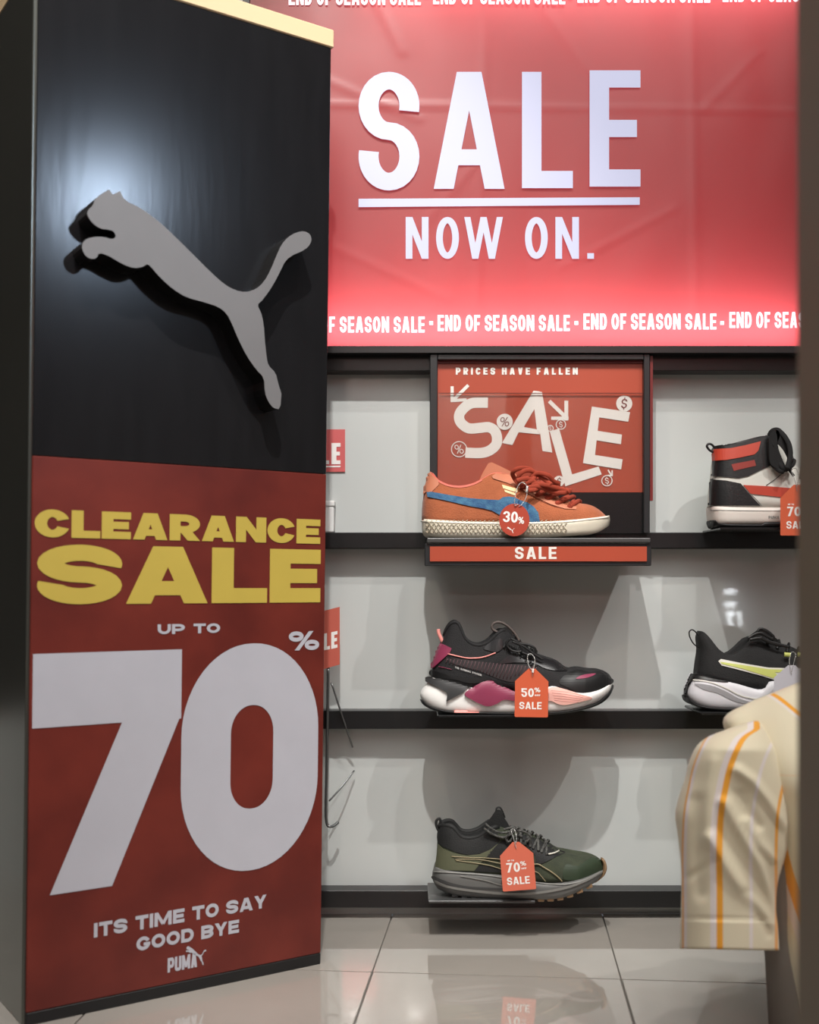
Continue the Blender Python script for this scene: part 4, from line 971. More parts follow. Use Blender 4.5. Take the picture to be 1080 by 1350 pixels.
# ---- olive trail shoe
def olive():
    a = C(565, 1055, 130/1080); b = C(675, 1055, 130/1080)
    T = thing('trail_shoe', P(684, 1180, YC), 'olive green trail running shoe with grey sole and gold stripes', 'shoe')
    mo = mat('olive_mesh', srgb(62, 68, 50), .85, color2=srgb(44, 50, 38), noise_scale=40, bump=.4, bump_scale=600)
    mo2 = mat('olive_light', srgb(88, 90, 68), .7, noise_amt=.08, noise_scale=30); mk = mat('trail_black', srgb(22, 23, 23), .7, noise_amt=.2, noise_scale=100, bump=.3, bump_scale=600)
    mgr = mat('trail_grey_foam', srgb(100, 100, 98), .6, noise_amt=.06, noise_scale=40); mgd = mat('trail_dark_foam', srgb(62, 62, 62), .6)
    mgum = mat('gum_rubber', srgb(136, 108, 78), .6, noise_amt=.1); mgold = mat('gold_line', srgb(150, 138, 108), .5, metal=.2); mgn = mat('dark_green_cap', srgb(46, 60, 40), .6, color2=srgb(38, 50, 34), noise_scale=30)
    wid = [(0, .033), (.25, .036), (.45, .039), (.7, .048), (.85, .048), (1, .04)]
    top = [(576, 1092), (580, 1088.5), (588, 1087), (597, 1089), (604, 1097), (609, 1102), (620, 1104), (632, 1101), (640, 1096), (650, 1090), (660, 1090), (672, 1093), (684, 1096), (700, 1101), (712, 1106), (724, 1113), (738, 1122), (746, 1124), (762, 1127), (776, 1128), (788, 1131), (795, 1138), (797, 1146)]
    up = Shell(YC, top, [(574, 1146), (600, 1151), (650, 1153), (700, 1162), (740, 1163), (770, 1158), (797, 1147)], [(0, 573), (.4, 576), (.8, 577), (1, 580)], [(0, 797), (1, 794)], wid, opn=(.33, .44))
    up.build('upper', mo, T, lining=mk); up.collar('collar', mk, T, .36, .0042, .002)
    so = Shell(YC, [(570, 1147), (574, 1143), (590, 1148), (640, 1152), (680, 1156), (710, 1164), (740, 1164), (770, 1158), (797, 1146)],
               [(570, 1166), (578, 1172), (600, 1180), (640, 1184), (700, 1186), (740, 1184), (770, 1172), (785, 1163), (797, 1151)], [(0, 577), (.35, 571), (.7, 570), (1, 572)], [(0, 797), (1, 798)], [(q, r*1.12+.001) for q, r in wid], kind='sole', hr=.13, tr=.2)
    so.build('midsole', mgr, T)
    so.panel('sole_groove', a([(60, 830), (200, 890), (400, 940), (600, 955), (800, 965), (800, 985), (600, 975), (380, 965), (180, 915), (50, 860)]), mgd, T, .0008, 3, True)
    so.ribb('sole_ridge', a([(350, 830), (500, 855), (650, 885), (830, 935)])+b([(230, 960)]), 1.4, mat('trail_light_foam', srgb(128, 127, 123), .6), T, .0015)
    so.ribb('sole_ridge', [(574, 1162), (590, 1169), (620, 1174), (660, 1178), (700, 1178), (740, 1172), (770, 1162), (792, 1150)], 3.2, MATS['trail_light_foam'], T, .0018)
    so.ribb('sole_ridge', [(572, 1149), (590, 1150), (640, 1153.5), (690, 1161), (740, 1166), (770, 1160), (794, 1149)], 1.3, MATS['trail_light_foam'], T, .0018)
    for i in range(15):
        x = 600+i*12.6; y = interp(so.bot, x)-1.5; mt = mgum if x > 690 else mgd
        p = so.surf(x, y, -.004)
        vs, fs = bm_data(bevel_box(-.0052, .0052, -.002, .07, -.005, .003, .0012, 1)); rr = Matrix.Rotation(math.radians(-max(0, x-730)*.45), 3, 'Y')
        mesh('lug', [rr @ Vector((v.x, v.y, v.z))+p for v in vs], fs, mt, T)
    # toe bumper
    tube('toe_bumper', [P(x, y, YC-.012) for x, y in b([(985, 640), (1010, 680), (1015, 740), (995, 800), (950, 850), (900, 890)])], [.0022, .003, .0034, .003, .0025, .002], mgum, T, 8, 3.5)
    up.panel('heel_overlay', a([(95, 640), (115, 480), (160, 530), (280, 580), (420, 605), (560, 590), (680, 540), (765, 470), (660, 600), (560, 700), (500, 775), (180, 765), (80, 740)]), mo2, T, .0012, 3, False)
    up.panel('collar_panel', a([(105, 440), (110, 330), (140, 250), (220, 240), (310, 270), (380, 360), (480, 370), (580, 350), (640, 300), (700, 280), (780, 420), (740, 490), (640, 560), (500, 595), (380, 590), (240, 545), (150, 500)]), mk, T, .0010, 3, True)
    up.panel('midfoot_overlay', a([(640, 610), (740, 500), (820, 440), (920, 440), (1000, 520), (860, 600), (830, 640), (640, 640)]), mk, T, .0012, 3, True)
    up.panel('midfoot_overlay', a([(560, 710), (700, 720), (820, 770), (800, 795), (500, 780)]), mk, T, .0010, 3, False)
    up.panel('vamp', b([(100, 350), (200, 400), (300, 420), (420, 480), (510, 540), (590, 570), (480, 620), (340, 690), (270, 690), (250, 600), (180, 520), (80, 440)]), mk, T, .0012, 3, True)
    up.panel('toe_cap', b([(560, 790), (600, 700), (720, 720), (850, 640), (960, 620), (985, 680), (980, 770), (860, 830), (720, 870), (580, 870)]), mgn, T, .0014, 3, True, label='dark green toe cap')
    for L_ in ([(250, 615), (400, 625), (600, 632), (800, 645)], [(290, 650), (450, 645), (600, 655), (800, 695)], [(300, 660), (450, 680), (650, 710), (800, 755)]):
        up.line('gold_stripe', a(L_), .0007, mgold, T, .002)
    up.line('gold_stripe', [(685, 1143)]+b([(270, 700), (350, 735), (440, 790), (510, 845), (550, 890)]), .0010, mgold, T, .002)
    up.line('gold_stripe', [(690, 1145)]+b([(270, 785), (320, 830), (370, 890)]), .0006, mgold, T, .002)
    up.panel('stripe_tail', a([(245, 612), (600, 632), (600, 655), (420, 655), (300, 655)]), mat('olive_dark_print', srgb(58, 58, 42), .7), T, .0016, 3, False)  # darker olive band under the gold lines
    tube('heel_loop', [P(x, y, YC-.004) for x, y in a([(118, 350), (90, 290), (85, 230), (118, 200), (132, 240), (120, 320)])], .0021, mk, T, 8, 1.6)
    # tongue, upright
    p = a([(600, 330), (590, 290), (640, 240), (690, 180), (740, 110), (790, 110), (830, 190), (880, 270), (890, 330), (800, 400), (700, 380)])
    slab('tongue', smooth2(p, 3), lambda x, y, l: P(x, y, YC+(-.014 if l else .014)), mk, T)
    tube('tongue_loop', [P(x, y, YC-.006) for x, y in a([(740, 120), (750, 85), (785, 82), (815, 130), (835, 190)])], .0014, mk, T, 8, 2)
    mll = mat('reflective_fleck_lace', srgb(92, 92, 88), .7, color2=srgb(24, 24, 24), noise_scale=260)
    spec = [(668, 1108, 678, 1093), (680, 1112, 690, 1096), (692, 1114, 701, 1099), (703, 1119, 712, 1104), (714, 1124, 722, 1110)]
    for x0, y0, x1, y1 in spec:
        tube('lace', [up.surf(x0, y0, .002), P((x0+x1)/2-1, (y0+y1)/2-1, YC-.030), P(x1, y1-2, YC-.008), P(x1+2, y1-1, YC+.018)], .0023, mll, T, 8, .7)
        tube('lace', [up.surf(x0+7, y0+3, .002), P((x0+x1)/2+2, (y0+y1)/2-2, YC-.028), P(x1-4, y1-3, YC-.006), P(x1-6, y1-2, YC+.018)], .0023, mll, T, 8, .7)
    for L_ in ([(640, 1086), (650, 1094), (662, 1098), (674, 1096)], [(638, 1092), (650, 1100), (664, 1104), (676, 1098), (684, 1090)], [(671, 1096), (676, 1103), (671, 1110), (667, 1105), (672, 1098)], [(676, 1095), (690, 1096), (700, 1103), (694, 1110)], [(664, 1094), (676, 1091), (684, 1097), (678, 1104)]):
        tube('lace', [P(x, y, YC-.038) for x, y in L_], .0019, mll, T)
    up.line('toe_reflector', b([(400, 590), (450, 580), (505, 560), (515, 548)]), .0014, mat('reflector_white', srgb(210, 208, 196), .4), T, .003)
    g = tag_thing('coral card tag reading 70% SALE hanging on the olive trail shoe', 680, 1110, 44, 64, YC-.068, 'shield',
                  [('70', -15, 3, 27, 39.5, dict(sx=.2, sy=.17, wf=.62, gap=.1)), ('%', 3.5, 11.5, 26, 32, dict(sx=.3, sy=.2)), ('OFF', 4.5, 11.5, 34.5, 36.7, dict(sx=.3, sy=.25, wf=.8)), ('UP TO', -13, -4, 23, 25, dict(sx=.3, sy=.25, wf=.8)), ('SALE', -15.5, 14.5, 46, 56, dict(sx=.21, sy=.18, wf=.72, gap=.12))], None, -.08, mat('tag_coral_card', srgb(212, 108, 84), .5, noise_amt=.03))
    bead_chain(g, [P(681, 1119, YC-.069), P(679, 1112, YC-.0695), P(677, 1104, YC-.066), P(674, 1095, YC-.058), P(678, 1093, YC-.058), P(681, 1103, YC-.066), P(680, 1112, YC-.0695)], .0009)
olive()

# ---- high-top
def hightop():
    a = C(925, 555, 140/1080); YH = 1.828
    T = thing('high_top_sneaker', P(1040, 693, YH), 'black, white and red high-top sneaker partly behind the grey column', 'shoe')
    mk = mat('high_black_leather', srgb(17, 17, 19), .45, noise_amt=.1, noise_scale=50, bump=.15, bump_scale=300); mwh = mat('high_white_leather', srgb(214, 214, 206), .5, noise_amt=.03)
    mr = mat('high_red_leather', srgb(188, 66, 46), .45, noise_amt=.06); mr2 = mat('high_dark_red', srgb(140, 44, 34), .5); mso = mat('high_white_sole', srgb(222, 214, 206), .5, noise_amt=.03)
    wid = [(0, .034), (.25, .037), (.45, .040), (.7, .048), (.85, .047), (1, .04)]
    top = [(936, 592), (942, 590), (960, 587), (980, 582), (1004, 576), (1015, 577), (1030, 590), (1042, 606), (1060, 622), (1085, 634), (1110, 642), (1140, 646), (1165, 652), (1178, 662), (1182, 670)]
    up = Shell(YH, top, [(936, 669), (1182, 671)], [(0, 937), (.3, 938), (.5, 940), (.8, 942), (1, 943)], [(0, 1182), (1, 1180)], wid, opn=(.30, .40), lean=.2, hr=.13)
    up.build('upper', mwh, T, lining=mk)
    up.collar('collar', mk, T, .30, .0025)
    mlc = mat('black_flat_lace', srgb(20, 20, 21), .85)
    so = Shell(YH, [(936, 667), (1000, 669), (1184, 670)], [(936, 688), (946, 689), (953, 691), (1184, 690)], [(0, 938), (1, 936)], [(0, 1182), (1, 1184)], [(q, r*1.1+.001) for q, r in wid], kind='sole', hr=.12, tr=.22)
    so.build('midsole', mso, T)
    ou = Shell(YH, [(936, 686), (944, 686), (951, 690), (1005, 691), (1012, 688), (1184, 687)], [(936, 692), (946, 695), (1184, 695)], [(0, 939), (1, 936.5)], [(0, 1182), (1, 1184)], [(q, r*1.12+.001) for q, r in wid], kind='sole', hr=.12, tr=.22)
    ou.build('outsole', mk, T)
    up.panel('ankle_panel', a([(100, 262), (250, 235), (400, 220), (560, 165), (640, 155), (700, 160), (780, 250), (800, 400), (690, 460), (600, 500), (480, 560), (380, 582), (250, 570), (50, 552), (60, 400), (90, 300)]), mk, T, .0014, 2, False)
    up.panel('collar_red', a([(118, 288), (300, 275), (450, 245), (605, 205), (580, 300), (540, 340), (400, 370), (260, 395), (125, 405)]), mr, T, .0025, 3, False, label='red padded collar panel')
    up.panel('name_patch', a([(305, 440), (540, 395), (555, 455), (400, 490), (330, 508)]), mr2, T, .002, 3, False)
    up.panel('heel_counter', a([(40, 588), (250, 605), (400, 635), (470, 720), (600, 862), (300, 860), (40, 858)]), mk, T, .0022, 2, False)
    up.panel('side_stripe', a([(425, 650), (700, 665), (1000, 690), (1200, 700), (1200, 800), (1000, 790), (820, 775), (500, 740)]), mr, T, .0016, 3, False, label='red leather side stripe')
    up.line('seam', a([(660, 655), (740, 600), (815, 540)]), .0005, mk, T)
    up.line('seam', a([(510, 750), (560, 800), (615, 862)]), .0005, mat('grey_thread', srgb(140, 140, 136), .7), T)
    so.line('sole_seam', a([(92, 905), (400, 912), (800, 915)]), .0006, MATS['grey_thread'], T, .0002)
    poly_obj('lettering', [[(x, -y) for x, y in q] for q in text_polys('PUMA', 0, 14, -4, 0, sx=.24, sy=.2, wf=.8, gap=.15)], lambda u, v, l: so.surf(1013.5+u, 680+v, .0005), MATS['grey_thread'], T)
    tube('heel_loop', [P(x, y, YH-.006) for x, y in a([(130, 400), (125, 330), (80, 295), (55, 255), (80, 232), (115, 250), (140, 290)])], .0018, mk, T, 8, 1.8)
    p = a([(640, 160), (700, 140), (740, 95), (800, 110), (860, 170), (900, 260), (880, 420), (780, 400), (700, 300)])
    slab('tongue', smooth2(p, 3), lambda x, y, l: P(x, y, YH+(.004 if l else .018)), mk, T)
    for L_, r in (([(690, 150), (720, 105), (770, 92), (810, 120), (850, 165), (890, 240), (905, 330), (890, 420), (870, 480)], .0058), ([(700, 180), (730, 260), (760, 350), (800, 440), (850, 490), (890, 470)], .0060), ([(700, 200), (700, 320), (720, 430), (790, 500), (840, 515)], .0056), ([(860, 500), (900, 420), (945, 400), (930, 450), (880, 480)], .0040), ([(880, 480), (910, 520), (940, 560)], .0030), ([(740, 130), (780, 160), (760, 220), (720, 250)], .006), ([(700, 190), (760, 160), (820, 150)], .006)):
        tube('lace', [P(x, y, YH-.040-.003*k) for k, (x, y) in enumerate(a(L_))], r*.72, mlc, T, 8, .45)
    for nm, pl in (('lace_bow', [(690, 150), (730, 100), (770, 92), (800, 140), (775, 230), (800, 330), (850, 450), (865, 500), (830, 525), (760, 480), (700, 430), (690, 300)]), ('lace_bow', [(760, 92), (830, 125), (890, 225), (912, 340), (905, 440), (872, 495), (880, 440), (868, 370), (825, 290), (780, 232), (770, 160)])):
        slab(nm, smooth2(a(pl), 3), lambda x, y, l: P(x, y, YH-(.050 if l else .043)), mlc, T)
    for i in range(6):
        x = 1042+i*14; tube('lace', [up.surf(x, interp(up.top, x)+12, .002), P(x+2, interp(up.top, x)-3, YH-.01), P(x+4, interp(up.top, x+4)-2, YH+.02)], .003, mk, T, 8, .5)
    g = tag_thing('orange card tag reading 70% SALE hanging on the high-top', 1051, 639, 44, 67, YH-.068, 'shield',
                  [('70', -13, 5, 29, 41.5, dict(sx=.2, sy=.17, wf=.62, gap=.1)), ('%', 6, 14, 28, 34, dict(sx=.3, sy=.2)), ('UP TO', -12, -4, 25, 27, dict(sx=.3, sy=.25, wf=.8)), ('SALE', -14, 16, 48, 58, dict(sx=.21, sy=.18, wf=.72, gap=.12))], None, 0.0)
    bead_chain(g, [P(1051, 648, YH-.069), P(1050, 640, YH-.0695), P(1047, 630, YH-.066), P(1044, 620, YH-.058), P(1050, 618, YH-.056), P(1053, 630, YH-.064), P(1051, 641, YH-.0695)], .0009)
hightop()

# ---- black runner with lime stripe
def lime():
    a = C(890, 810, 190/1080); YK = 1.828
    T = thing('running_shoe', P(1020, 935, YK), 'black running shoe with thick white sole and lime stripe above the striped shirt', 'shoe')
    mk = mat('lime_black_knit', srgb(21, 21, 22), .8, noise_amt=.2, noise_scale=90, bump=.35, bump_scale=500); mks = mat('lime_black_smooth', srgb(17, 17, 18), .45)
    mw = mat('lime_white_foam', srgb(214, 213, 218), .45, noise_amt=.03); ml = mat('lime_print', srgb(196, 202, 110), .5); mlw = mat('lime_white_edge', srgb(216, 214, 206), .5); mgy = mat('lime_grey_foam', srgb(150, 149, 152), .5)
    wid = [(0, .033), (.25, .037), (.45, .040), (.7, .048), (.85, .047), (1, .04)]
    top = [(918, 834), (923, 833), (930, 835), (937, 842), (944, 851), (950, 858), (958, 863), (966, 864), (975, 859), (984, 851), (992, 843), (1002, 838), (1016, 842), (1030, 849), (1045, 853), (1065, 864), (1085, 874), (1110, 884), (1135, 888), (1150, 896), (1158, 908)]
    up = Shell(YK, top, [(918, 891), (950, 897), (1000, 908), (1060, 912), (1120, 912), (1158, 908)], [(0, 917), (.3, 919), (.6, 921), (.85, 919), (1, 921)], [(0, 1158), (1, 1156)], wid, opn=(.28, .38))
    up.build('upper', mk, T)
    so = Shell(YK, [(904, 900), (914, 889), (940, 895), (970, 901), (1000, 909), (1012, 905), (1018, 898), (1060, 902), (1120, 906), (1160, 900)], [(904, 918), (912, 926), (930, 932), (970, 935), (1060, 936), (1120, 930), (1160, 910)], [(0, 911), (.3, 905), (.7, 909), (1, 914)], [(0, 1156), (1, 1162)], [(q, r*1.13+.001) for q, r in wid], kind='sole', hr=.13, tr=.2)
    so.build('midsole', mw, T)
    ou = Shell(YK, [(903, 915), (912, 925), (930, 931), (970, 934), (1060, 935.5), (1120, 929), (1161, 909)], [(903, 919), (912, 928.5), (930, 935), (970, 938), (1060, 939), (1120, 933), (1162, 912)], [(0, 905), (1, 903)], [(0, 1162), (1, 1162)], [(q, r*1.15+.001) for q, r in wid], kind='sole', hr=.13, tr=.2)
    ou.build('outsole', mks, T)
    so.panel('heel_rim', a([(120, 440), (300, 462), (400, 492), (380, 506), (260, 492), (150, 474), (110, 520), (90, 590), (60, 600), (60, 520)]), mks, T, .0022, 1.5, False)
    so.panel('sole_groove', a([(150, 520), (260, 530), (370, 570), (480, 630), (580, 660), (520, 668), (420, 640), (320, 590), (220, 565)]), mgy, T, .0008, 3, True)
    so.ribb('sole_ridge', a([(140, 490), (260, 505), (380, 550), (500, 610), (640, 640)]), 1.5, mlw, T, .0012)
    up.panel('side_stripe', a([(325, 350), (345, 334), (500, 365), (700, 398), (900, 405), (1000, 405), (1000, 440), (860, 500), (760, 495), (650, 460), (500, 420), (350, 382)]), mlw, T, .0014, 3, False)
    up.panel('stripe_core', a([(340, 355), (500, 378), (700, 410), (860, 414), (990, 416), (990, 430), (750, 435), (780, 470), (760, 485), (640, 448), (500, 405), (350, 370)]), ml, T, .0022, 3, False, label='lime green stripe core')
    tube('heel_loop', [P(x, y, YK-.004) for x, y in a([(180, 250), (140, 220), (112, 170), (108, 130), (130, 115), (158, 135), (175, 165)])], .0011, mks, T, 8, 2)
    p = a([(545, 180), (600, 130), (640, 110), (720, 150), (800, 220), (760, 260), (600, 220)])
    slab('tongue', smooth2(p, 3), lambda x, y, l: P(x, y, YK+(-.006 if l else .014)), mks, T)
    for L_ in ([(550, 180), (590, 155), (640, 140), (700, 170), (740, 190)], [(620, 130), (640, 108), (690, 125), (740, 170), (720, 185)], [(560, 190), (640, 180), (720, 215), (800, 235)], [(640, 170), (700, 200), (780, 225), (860, 245)]):
        tube('lace', [P(x, y, YK-.036) for x, y in a(L_)], .0024, mks, T, 8, .6)
    for i in range(6):
        x = 1012+i*13; tube('lace', [up.surf(x, interp(up.top, x)+9, .002), P(x+2, interp(up.top, x)-2, YK-.012), P(x+3, interp(up.top, x+3)-1, YK+.02)], .0026, mks, T, 8, .6)
    for x0 in (820, 920):
        tube('lace_loop', [P(x, y, YK-.040) for x, y in a([(x0, 300), (x0+22, 302), (x0+46, 304)])], .0035, ml, T, 8, .7)
    g = tag_thing('plain white card tag hanging on the lime-striped runner', 1044, 877, 46, 64, YK-.068, 'shield', [], None, .02, m_tagp, 'price tag')
    bead_chain(g, [P(1044, 890, YK-.069), P(1042, 880, YK-.0695), P(1041, 870, YK-.064), P(1044, 860, YK-.056), P(1049, 862, YK-.060), P(1047, 873, YK-.067), P(1044, 885, YK-.0695)], .0008, m_chain)
lime()
plate(577, 720, 943.0, 'black shelf plate holding the pink and black runner')
plate(565, 706, 1187.5, 'grey-topped shelf plate holding the olive trail shoe', m=m_grayp)
plate(950, 1170, 695.3, 'black shelf plate holding the high-top')
plate(925, 1160, 939.0, 'black shelf plate holding the lime-striped runner')

# ------------------------------------------------------------------ striped shirt on a torso form
def shirt():
    YS = 1.36
    k4 = lambda L_: [(860+x*.2965, 880+y*.2965) for x, y in L_]
    T = thing('striped_shirt', P(1100, 1340, YS), 'cream short-sleeved shirt with orange and white stripes, right of the shoes', 'shirt')
    def cloth(name, stripes):
        m = bpy.data.materials.new(name); m.use_nodes = True; nt = m.node_tree; b = nt.nodes['Principled BSDF']; b.inputs['Roughness'].default_value = .85; b.inputs['Sheen Weight'].default_value = .2
        uv = nt.nodes.new('ShaderNodeUVMap'); uv.uv_map = 'UVMap'; sx = nt.nodes.new('ShaderNodeSeparateXYZ'); nt.links.new(uv.outputs[0], sx.inputs[0])
        r = nt.nodes.new('ShaderNodeValToRGB'); r.color_ramp.interpolation = 'CONSTANT'
        el = r.color_ramp.elements; base = (*srgb(214, 205, 178), 1); wh = (*srgb(216, 208, 200), 1); orr = (*srgb(226, 156, 44), 1)
        el[0].position = 0; el[0].color = base; el[1].position = .999; el[1].color = base
        for p, c_ in stripes:
            e = el.new(p); e.color = {'b': base, 'w': wh, 'o': orr}[c_]
        nt.links.new(sx.outputs[0], r.inputs[0]); nt.links.new(r.outputs[0], b.inputs['Base Color'])
        n = nt.nodes.new('ShaderNodeTexNoise'); n.inputs['Scale'].default_value = 700; bp = nt.nodes.new('ShaderNodeBump'); bp.inputs['Strength'].default_value = .25; bp.inputs['Distance'].default_value = .001
        tc = nt.nodes.new('ShaderNodeTexCoord'); nt.links.new(tc.outputs['Object'], n.inputs['Vector']); nt.links.new(n.outputs['Fac'], bp.inputs['Height']); nt.links.new(bp.outputs[0], b.inputs['Normal']); return m
    Lc = dense([(y, x) for x, y in k4([(455, 235), (370, 262), (310, 285), (250, 310), (200, 350), (165, 420), (145, 500), (118, 580), (102, 660), (112, 740), (125, 850), (130, 950), (127, 1100), (122, 1250)])])
    Rc = dense([(y, x) for x, y in k4([(470, 235), (520, 300), (560, 370), (590, 450), (612, 540), (625, 640), (610, 740), (598, 820), (560, 950), (552, 1070), (560, 1150), (566, 1256)])])
    y0, y1 = k4([(0, 238)])[0][1], k4([(0, 1253)])[0][1]
    folds = [(k4([(380, 455), (450, 505), (520, 590), (590, 700)]), .010, 6), (k4([(320, 600), (400, 740), (480, 880), (555, 1070)]), .011, 6), (k4([(255, 760), (330, 880), (420, 1010), (540, 1130)]), .009, 8),
             (k4([(420, 680), (480, 780), (545, 850)]), .007, 5), (k4([(560, 960), (590, 880), (600, 800)]), .006, 5), (k4([(150, 940), (220, 905), (280, 860)]), -.004, 5), (k4([(270, 420), (250, 600), (245, 780)]), .004, 10), (k4([(200, 600), (195, 800), (210, 1000)]), -.005, 10), (k4([(470, 700), (430, 640), (400, 560)]), -.006, 6), (k4([(420, 1000), (480, 1100), (520, 1180)]), -.005, 6)]
    def fold(px, py):
        d = 0
        for path, h, w_ in folds:
            m_ = 1e9
            for (ax, ay), (bx, by) in zip(path, path[1:]):
                L2 = (bx-ax)**2+(by-ay)**2; t = max(0, min(1, ((px-ax)*(bx-ax)+(py-ay)*(by-ay))/L2)); m_ = min(m_, math.hypot(px-ax-t*(bx-ax), py-ay-t*(by-ay)))
            d += h*math.exp(-(m_/w_)**2)*.9
        return d
    NR, NC = 90, 96; vs, fs, uvs = [], [], []
    for j in range(NR+1):
        y = y0+(y1-y0)*j/NR; L_, R_ = interp(Lc, y), interp(Rc, y); cx, ha = (L_+R_)/2, (R_-L_)/2
        dep = min(.062, .010+.0011*(y-y0)+ha*.0002)
        hem = 1.0+(.03 if y > k4([(0, 1122)])[0][1] else 0)
        if abs(y-k4([(0, 1122)])[0][1]) < 2: hem -= .03
        for i in range(NC):
            an = 2*math.pi*i/NC; c_, s_ = math.cos(an), math.sin(an)
            ex = abs(c_)**.9*(1 if c_ > 0 else -1); px = cx+ha*ex; yy = YS-dep*s_*hem if s_ > 0 else YS-dep*.6*s_
            if s_ > 0: yy -= fold(px, y)*min(1, s_*1.6)
            vs.append(P(px, y+(px-cx)*.02, yy))
    for j in range(NR):
        for i in range(NC): fs.append([j*NC+i, j*NC+(i+1) % NC, (j+1)*NC+(i+1) % NC, (j+1)*NC+i])
    ms = cloth('shirt_stripe_sleeve', [])
    # stripe bands in the sleeve: u follows the cloth, measured on the front half from left edge (0) to right edge (1)
    el = [n for n in ms.node_tree.nodes if n.type == 'VALTORGB'][0].color_ramp.elements
    base = (*srgb(214, 205, 178), 1); wh = (*srgb(218, 210, 206), 1); orr = (*srgb(226, 156, 44), 1)
    for p_, c_ in ((.03, orr), (.045, wh), (.075, base), (.31, wh), (.375, orr), (.435, base), (.70, wh), (.735, base), (.955, orr), (.985, base)):
        e = el.new(p_); e.color = c_
    me = bpy.data.meshes.new('sleeve'); off = parent_origin(T)
    me.from_pydata([tuple(v-off) for v in vs], [], fs)
    uvl = me.uv_layers.new(name='UVMap')
    for poly in me.polygons:
        for li in poly.loop_indices:
            vi = me.loops[li].vertex_index; j, i = divmod(vi, NC); an = 2*math.pi*i/NC
            c_ = math.cos(an); ex = abs(c_)**.9*(1 if c_ > 0 else -1)
            y = y0+(y1-y0)*j/NR; L_, R_ = interp(Lc, y), interp(Rc, y); px = (L_+R_)/2+(R_-L_)/2*ex
            # the cloth hangs straight: stripe coordinate from px relative to a gently bowed guide line
            g = interp(GU, y); u = .405+(px-g)/132.0
            if math.sin(an) < -.01: u = -.2
            uvl.data[li].uv = (max(-.2, min(1.2, u)), j/NR)
    o = link('sleeve', me, ms, T, True); sm = o.modifiers.new('thickness', 'SOLIDIFY'); sm.thickness = .0018; sm.offset = -1
    # body
    BL = dense([(y, x) for y, x in ((900, 1068), (912, 1040), (924, 1008), (934, 988), (943, 970), (955, 962), (975, 968), (1010, 985), (1060, 1005), (1120, 1022), (1180, 1030), (1240, 1034), (1300, 1042), (1345, 1048))])
    BXc = 1170; NR2, NC2 = 70, 96; vs2, fs2 = [], []
    def bpt(j, i):
        y = 900+(1345-900)*j/NR2; l = interp(BL, y); ha = BXc-l; an = 2*math.pi*i/NC2; c_, s_ = math.cos(an), math.sin(an)
        dep = .03+.085*sstep(900, 1040, y)
        px = BXc+ha*abs(c_)**.85*(1 if c_ > 0 else -1); yy = YS+.035-dep*abs(s_)**.9*(1 if s_ > 0 else -1)
        yy += .004*math.sin(px*.09+y*.02) if s_ > 0 else 0
        p = P(px, y, YS+.01); return Vector((p.x, yy, p.z)), px, y
    for j in range(NR2+1):
        for i in range(NC2): vs2.append(bpt(j, i)[0])
    for j in range(NR2):
        for i in range(NC2): fs2.append([j*NC2+i, j*NC2+(i+1) % NC2, (j+1)*NC2+(i+1) % NC2, (j+1)*NC2+i])
    fs2.append(list(range(NC2)))
    me = bpy.data.meshes.new('body'); me.from_pydata([tuple(v-off) for v in vs2], [], fs2); uvl = me.uv_layers.new(name='UVMap')
    for poly in me.polygons:
        for li in poly.loop_indices:
            vi = me.loops[li].vertex_index; j, i = divmod(vi, NC2); _, px, y = bpt(j, i)
            # stripes lean along the shoulder and fall outwards below the armpit
            if y < 1010: u = (px-(1026+(y-918)*1.0))/240+.506
            else: u = (px-(1034+(y-1150)*.2))/240+.506
            if 2*math.pi*i/NC2 > math.pi: u = .4
            uvl.data[li].uv = (max(0, min(1, u)), y/1345)
    mb = cloth('shirt_stripe_body', [(.465, 'w'), (.49, 'o'), (.522, 'b'), (.86, 'w'), (.885, 'o'), (.918, 'b')])
    link('body', me, mb, T, True)
    mseam = mat('shirt_seam', srgb(170, 156, 118), .8)
    sd = [P(x, y, YS-.03) for x, y in k4([(395, 250), (470, 300), (540, 335), (590, 440), (618, 560)])]
    ring = [(interp(Lc, k4([(0, 1122)])[0][1]), 0)]
    # torso form beneath and its foot
    bust = thing('torso_form', P(1170, 1360, YS+.03), 'grey shop torso form inside the striped shirt', 'mannequin')
    mf = mat('form_grey', srgb(120, 114, 106), .7)
    cx = P(BXc, 0, YS).x; vs3, fs3 = [], []
    for j, (z, rx, ry) in enumerate(((0, .10, .05), (.01, .13, .055), (.1, .135, .06), (.2, .15, .062), (.30, .16, .055), (.38, .12, .035), (.42, .055, .035), (.46, .045, .04), (.50, .045, .04), (.505, .02, .02))):
        for i in range(32): an = 2*math.pi*i/32; vs3.append(Vector((cx+rx*math.cos(an), YS+.035+ry*math.sin(an), z)))
        if j:
            for i in range(32): fs3.append([(j-1)*32+i, (j-1)*32+(i+1) % 32, j*32+(i+1) % 32, j*32+i])
    fs3.append(list(range(32))); fs3.append([9*32+i for i in range(32)])
    mesh('torso', vs3, fs3, mf, bust, True)
GU = dense([(y, x) for x, y in [(860+x*.2965, 880+y*.2965) for x, y in [(465, 275), (410, 310), (375, 370), (345, 450), (325, 540), (310, 620), (302, 700), (298, 850), (300, 1000), (300, 1230)]]])
shirt()

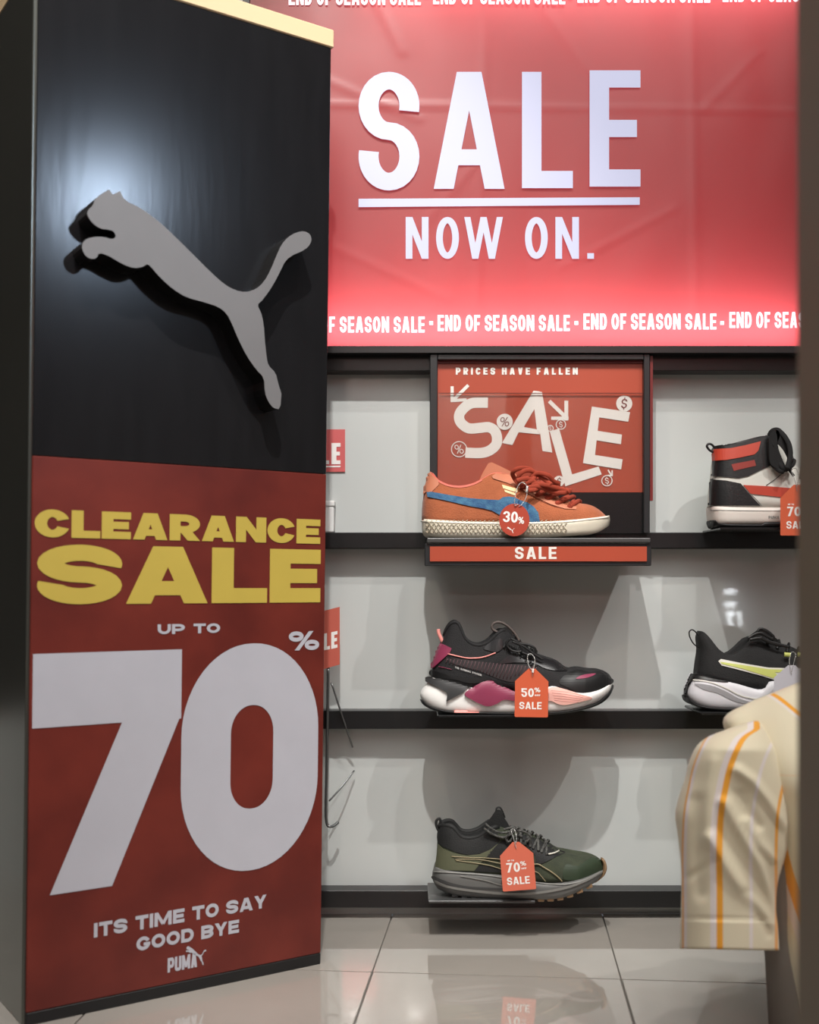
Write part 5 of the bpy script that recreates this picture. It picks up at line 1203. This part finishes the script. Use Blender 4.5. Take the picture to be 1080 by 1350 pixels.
# ------------------------------------------------------------------ shapes mirrored in the wall beside the stand, built as added objects
ps = thing('wall_reflection_sheet', P(438, 600, DW-.001), 'small red poster with white SALE letters, an added sheet for what the wall mirrors beside the stand', 'reflection')  # added sheet in place of a red sign mirrored in the wall
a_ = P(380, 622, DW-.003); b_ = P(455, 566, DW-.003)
box('sheet', a_.x, b_.x, DW-.0025, DW-.0006, a_.z, b_.z, mat('mirrored_red_sheet', srgb(206, 96, 96), .6, noise_amt=.05), ps)
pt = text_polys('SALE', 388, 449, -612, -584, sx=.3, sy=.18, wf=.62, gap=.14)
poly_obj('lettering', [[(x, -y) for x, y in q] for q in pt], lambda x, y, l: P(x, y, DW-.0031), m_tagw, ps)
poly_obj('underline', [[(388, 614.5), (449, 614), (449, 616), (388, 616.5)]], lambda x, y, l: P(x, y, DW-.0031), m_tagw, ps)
wb = thing('white_reflection_box', P(425, 700, DR+.02), 'small white carton added on the rail for a white shape mirrored in the wall', 'box')  # added box, stands for a white shape mirrored in the wall
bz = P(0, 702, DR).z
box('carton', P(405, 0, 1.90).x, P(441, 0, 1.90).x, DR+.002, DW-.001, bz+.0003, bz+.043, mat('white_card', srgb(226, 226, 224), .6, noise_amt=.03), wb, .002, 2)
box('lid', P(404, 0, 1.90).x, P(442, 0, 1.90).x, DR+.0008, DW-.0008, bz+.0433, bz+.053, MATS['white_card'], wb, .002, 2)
hk = thing('wire_reflection_rack', P(434, 937, DR-.004), 'thin grey wires with a red sale card, added for what the wall mirrors beside the stand', 'mirrored shape')  # added rack, shaped after what the wall mirrors
mwire = mat('mirrored_wire', srgb(120, 122, 122), .3, metal=.8)
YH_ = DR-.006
slab('card', [(400, 812), (448, 800), (448, 876), (400, 890)], lambda x, y, l: P(x, y, YH_-.004 if l else YH_-.003), mat('mirrored_red_card', srgb(190, 92, 76), .6), hk)
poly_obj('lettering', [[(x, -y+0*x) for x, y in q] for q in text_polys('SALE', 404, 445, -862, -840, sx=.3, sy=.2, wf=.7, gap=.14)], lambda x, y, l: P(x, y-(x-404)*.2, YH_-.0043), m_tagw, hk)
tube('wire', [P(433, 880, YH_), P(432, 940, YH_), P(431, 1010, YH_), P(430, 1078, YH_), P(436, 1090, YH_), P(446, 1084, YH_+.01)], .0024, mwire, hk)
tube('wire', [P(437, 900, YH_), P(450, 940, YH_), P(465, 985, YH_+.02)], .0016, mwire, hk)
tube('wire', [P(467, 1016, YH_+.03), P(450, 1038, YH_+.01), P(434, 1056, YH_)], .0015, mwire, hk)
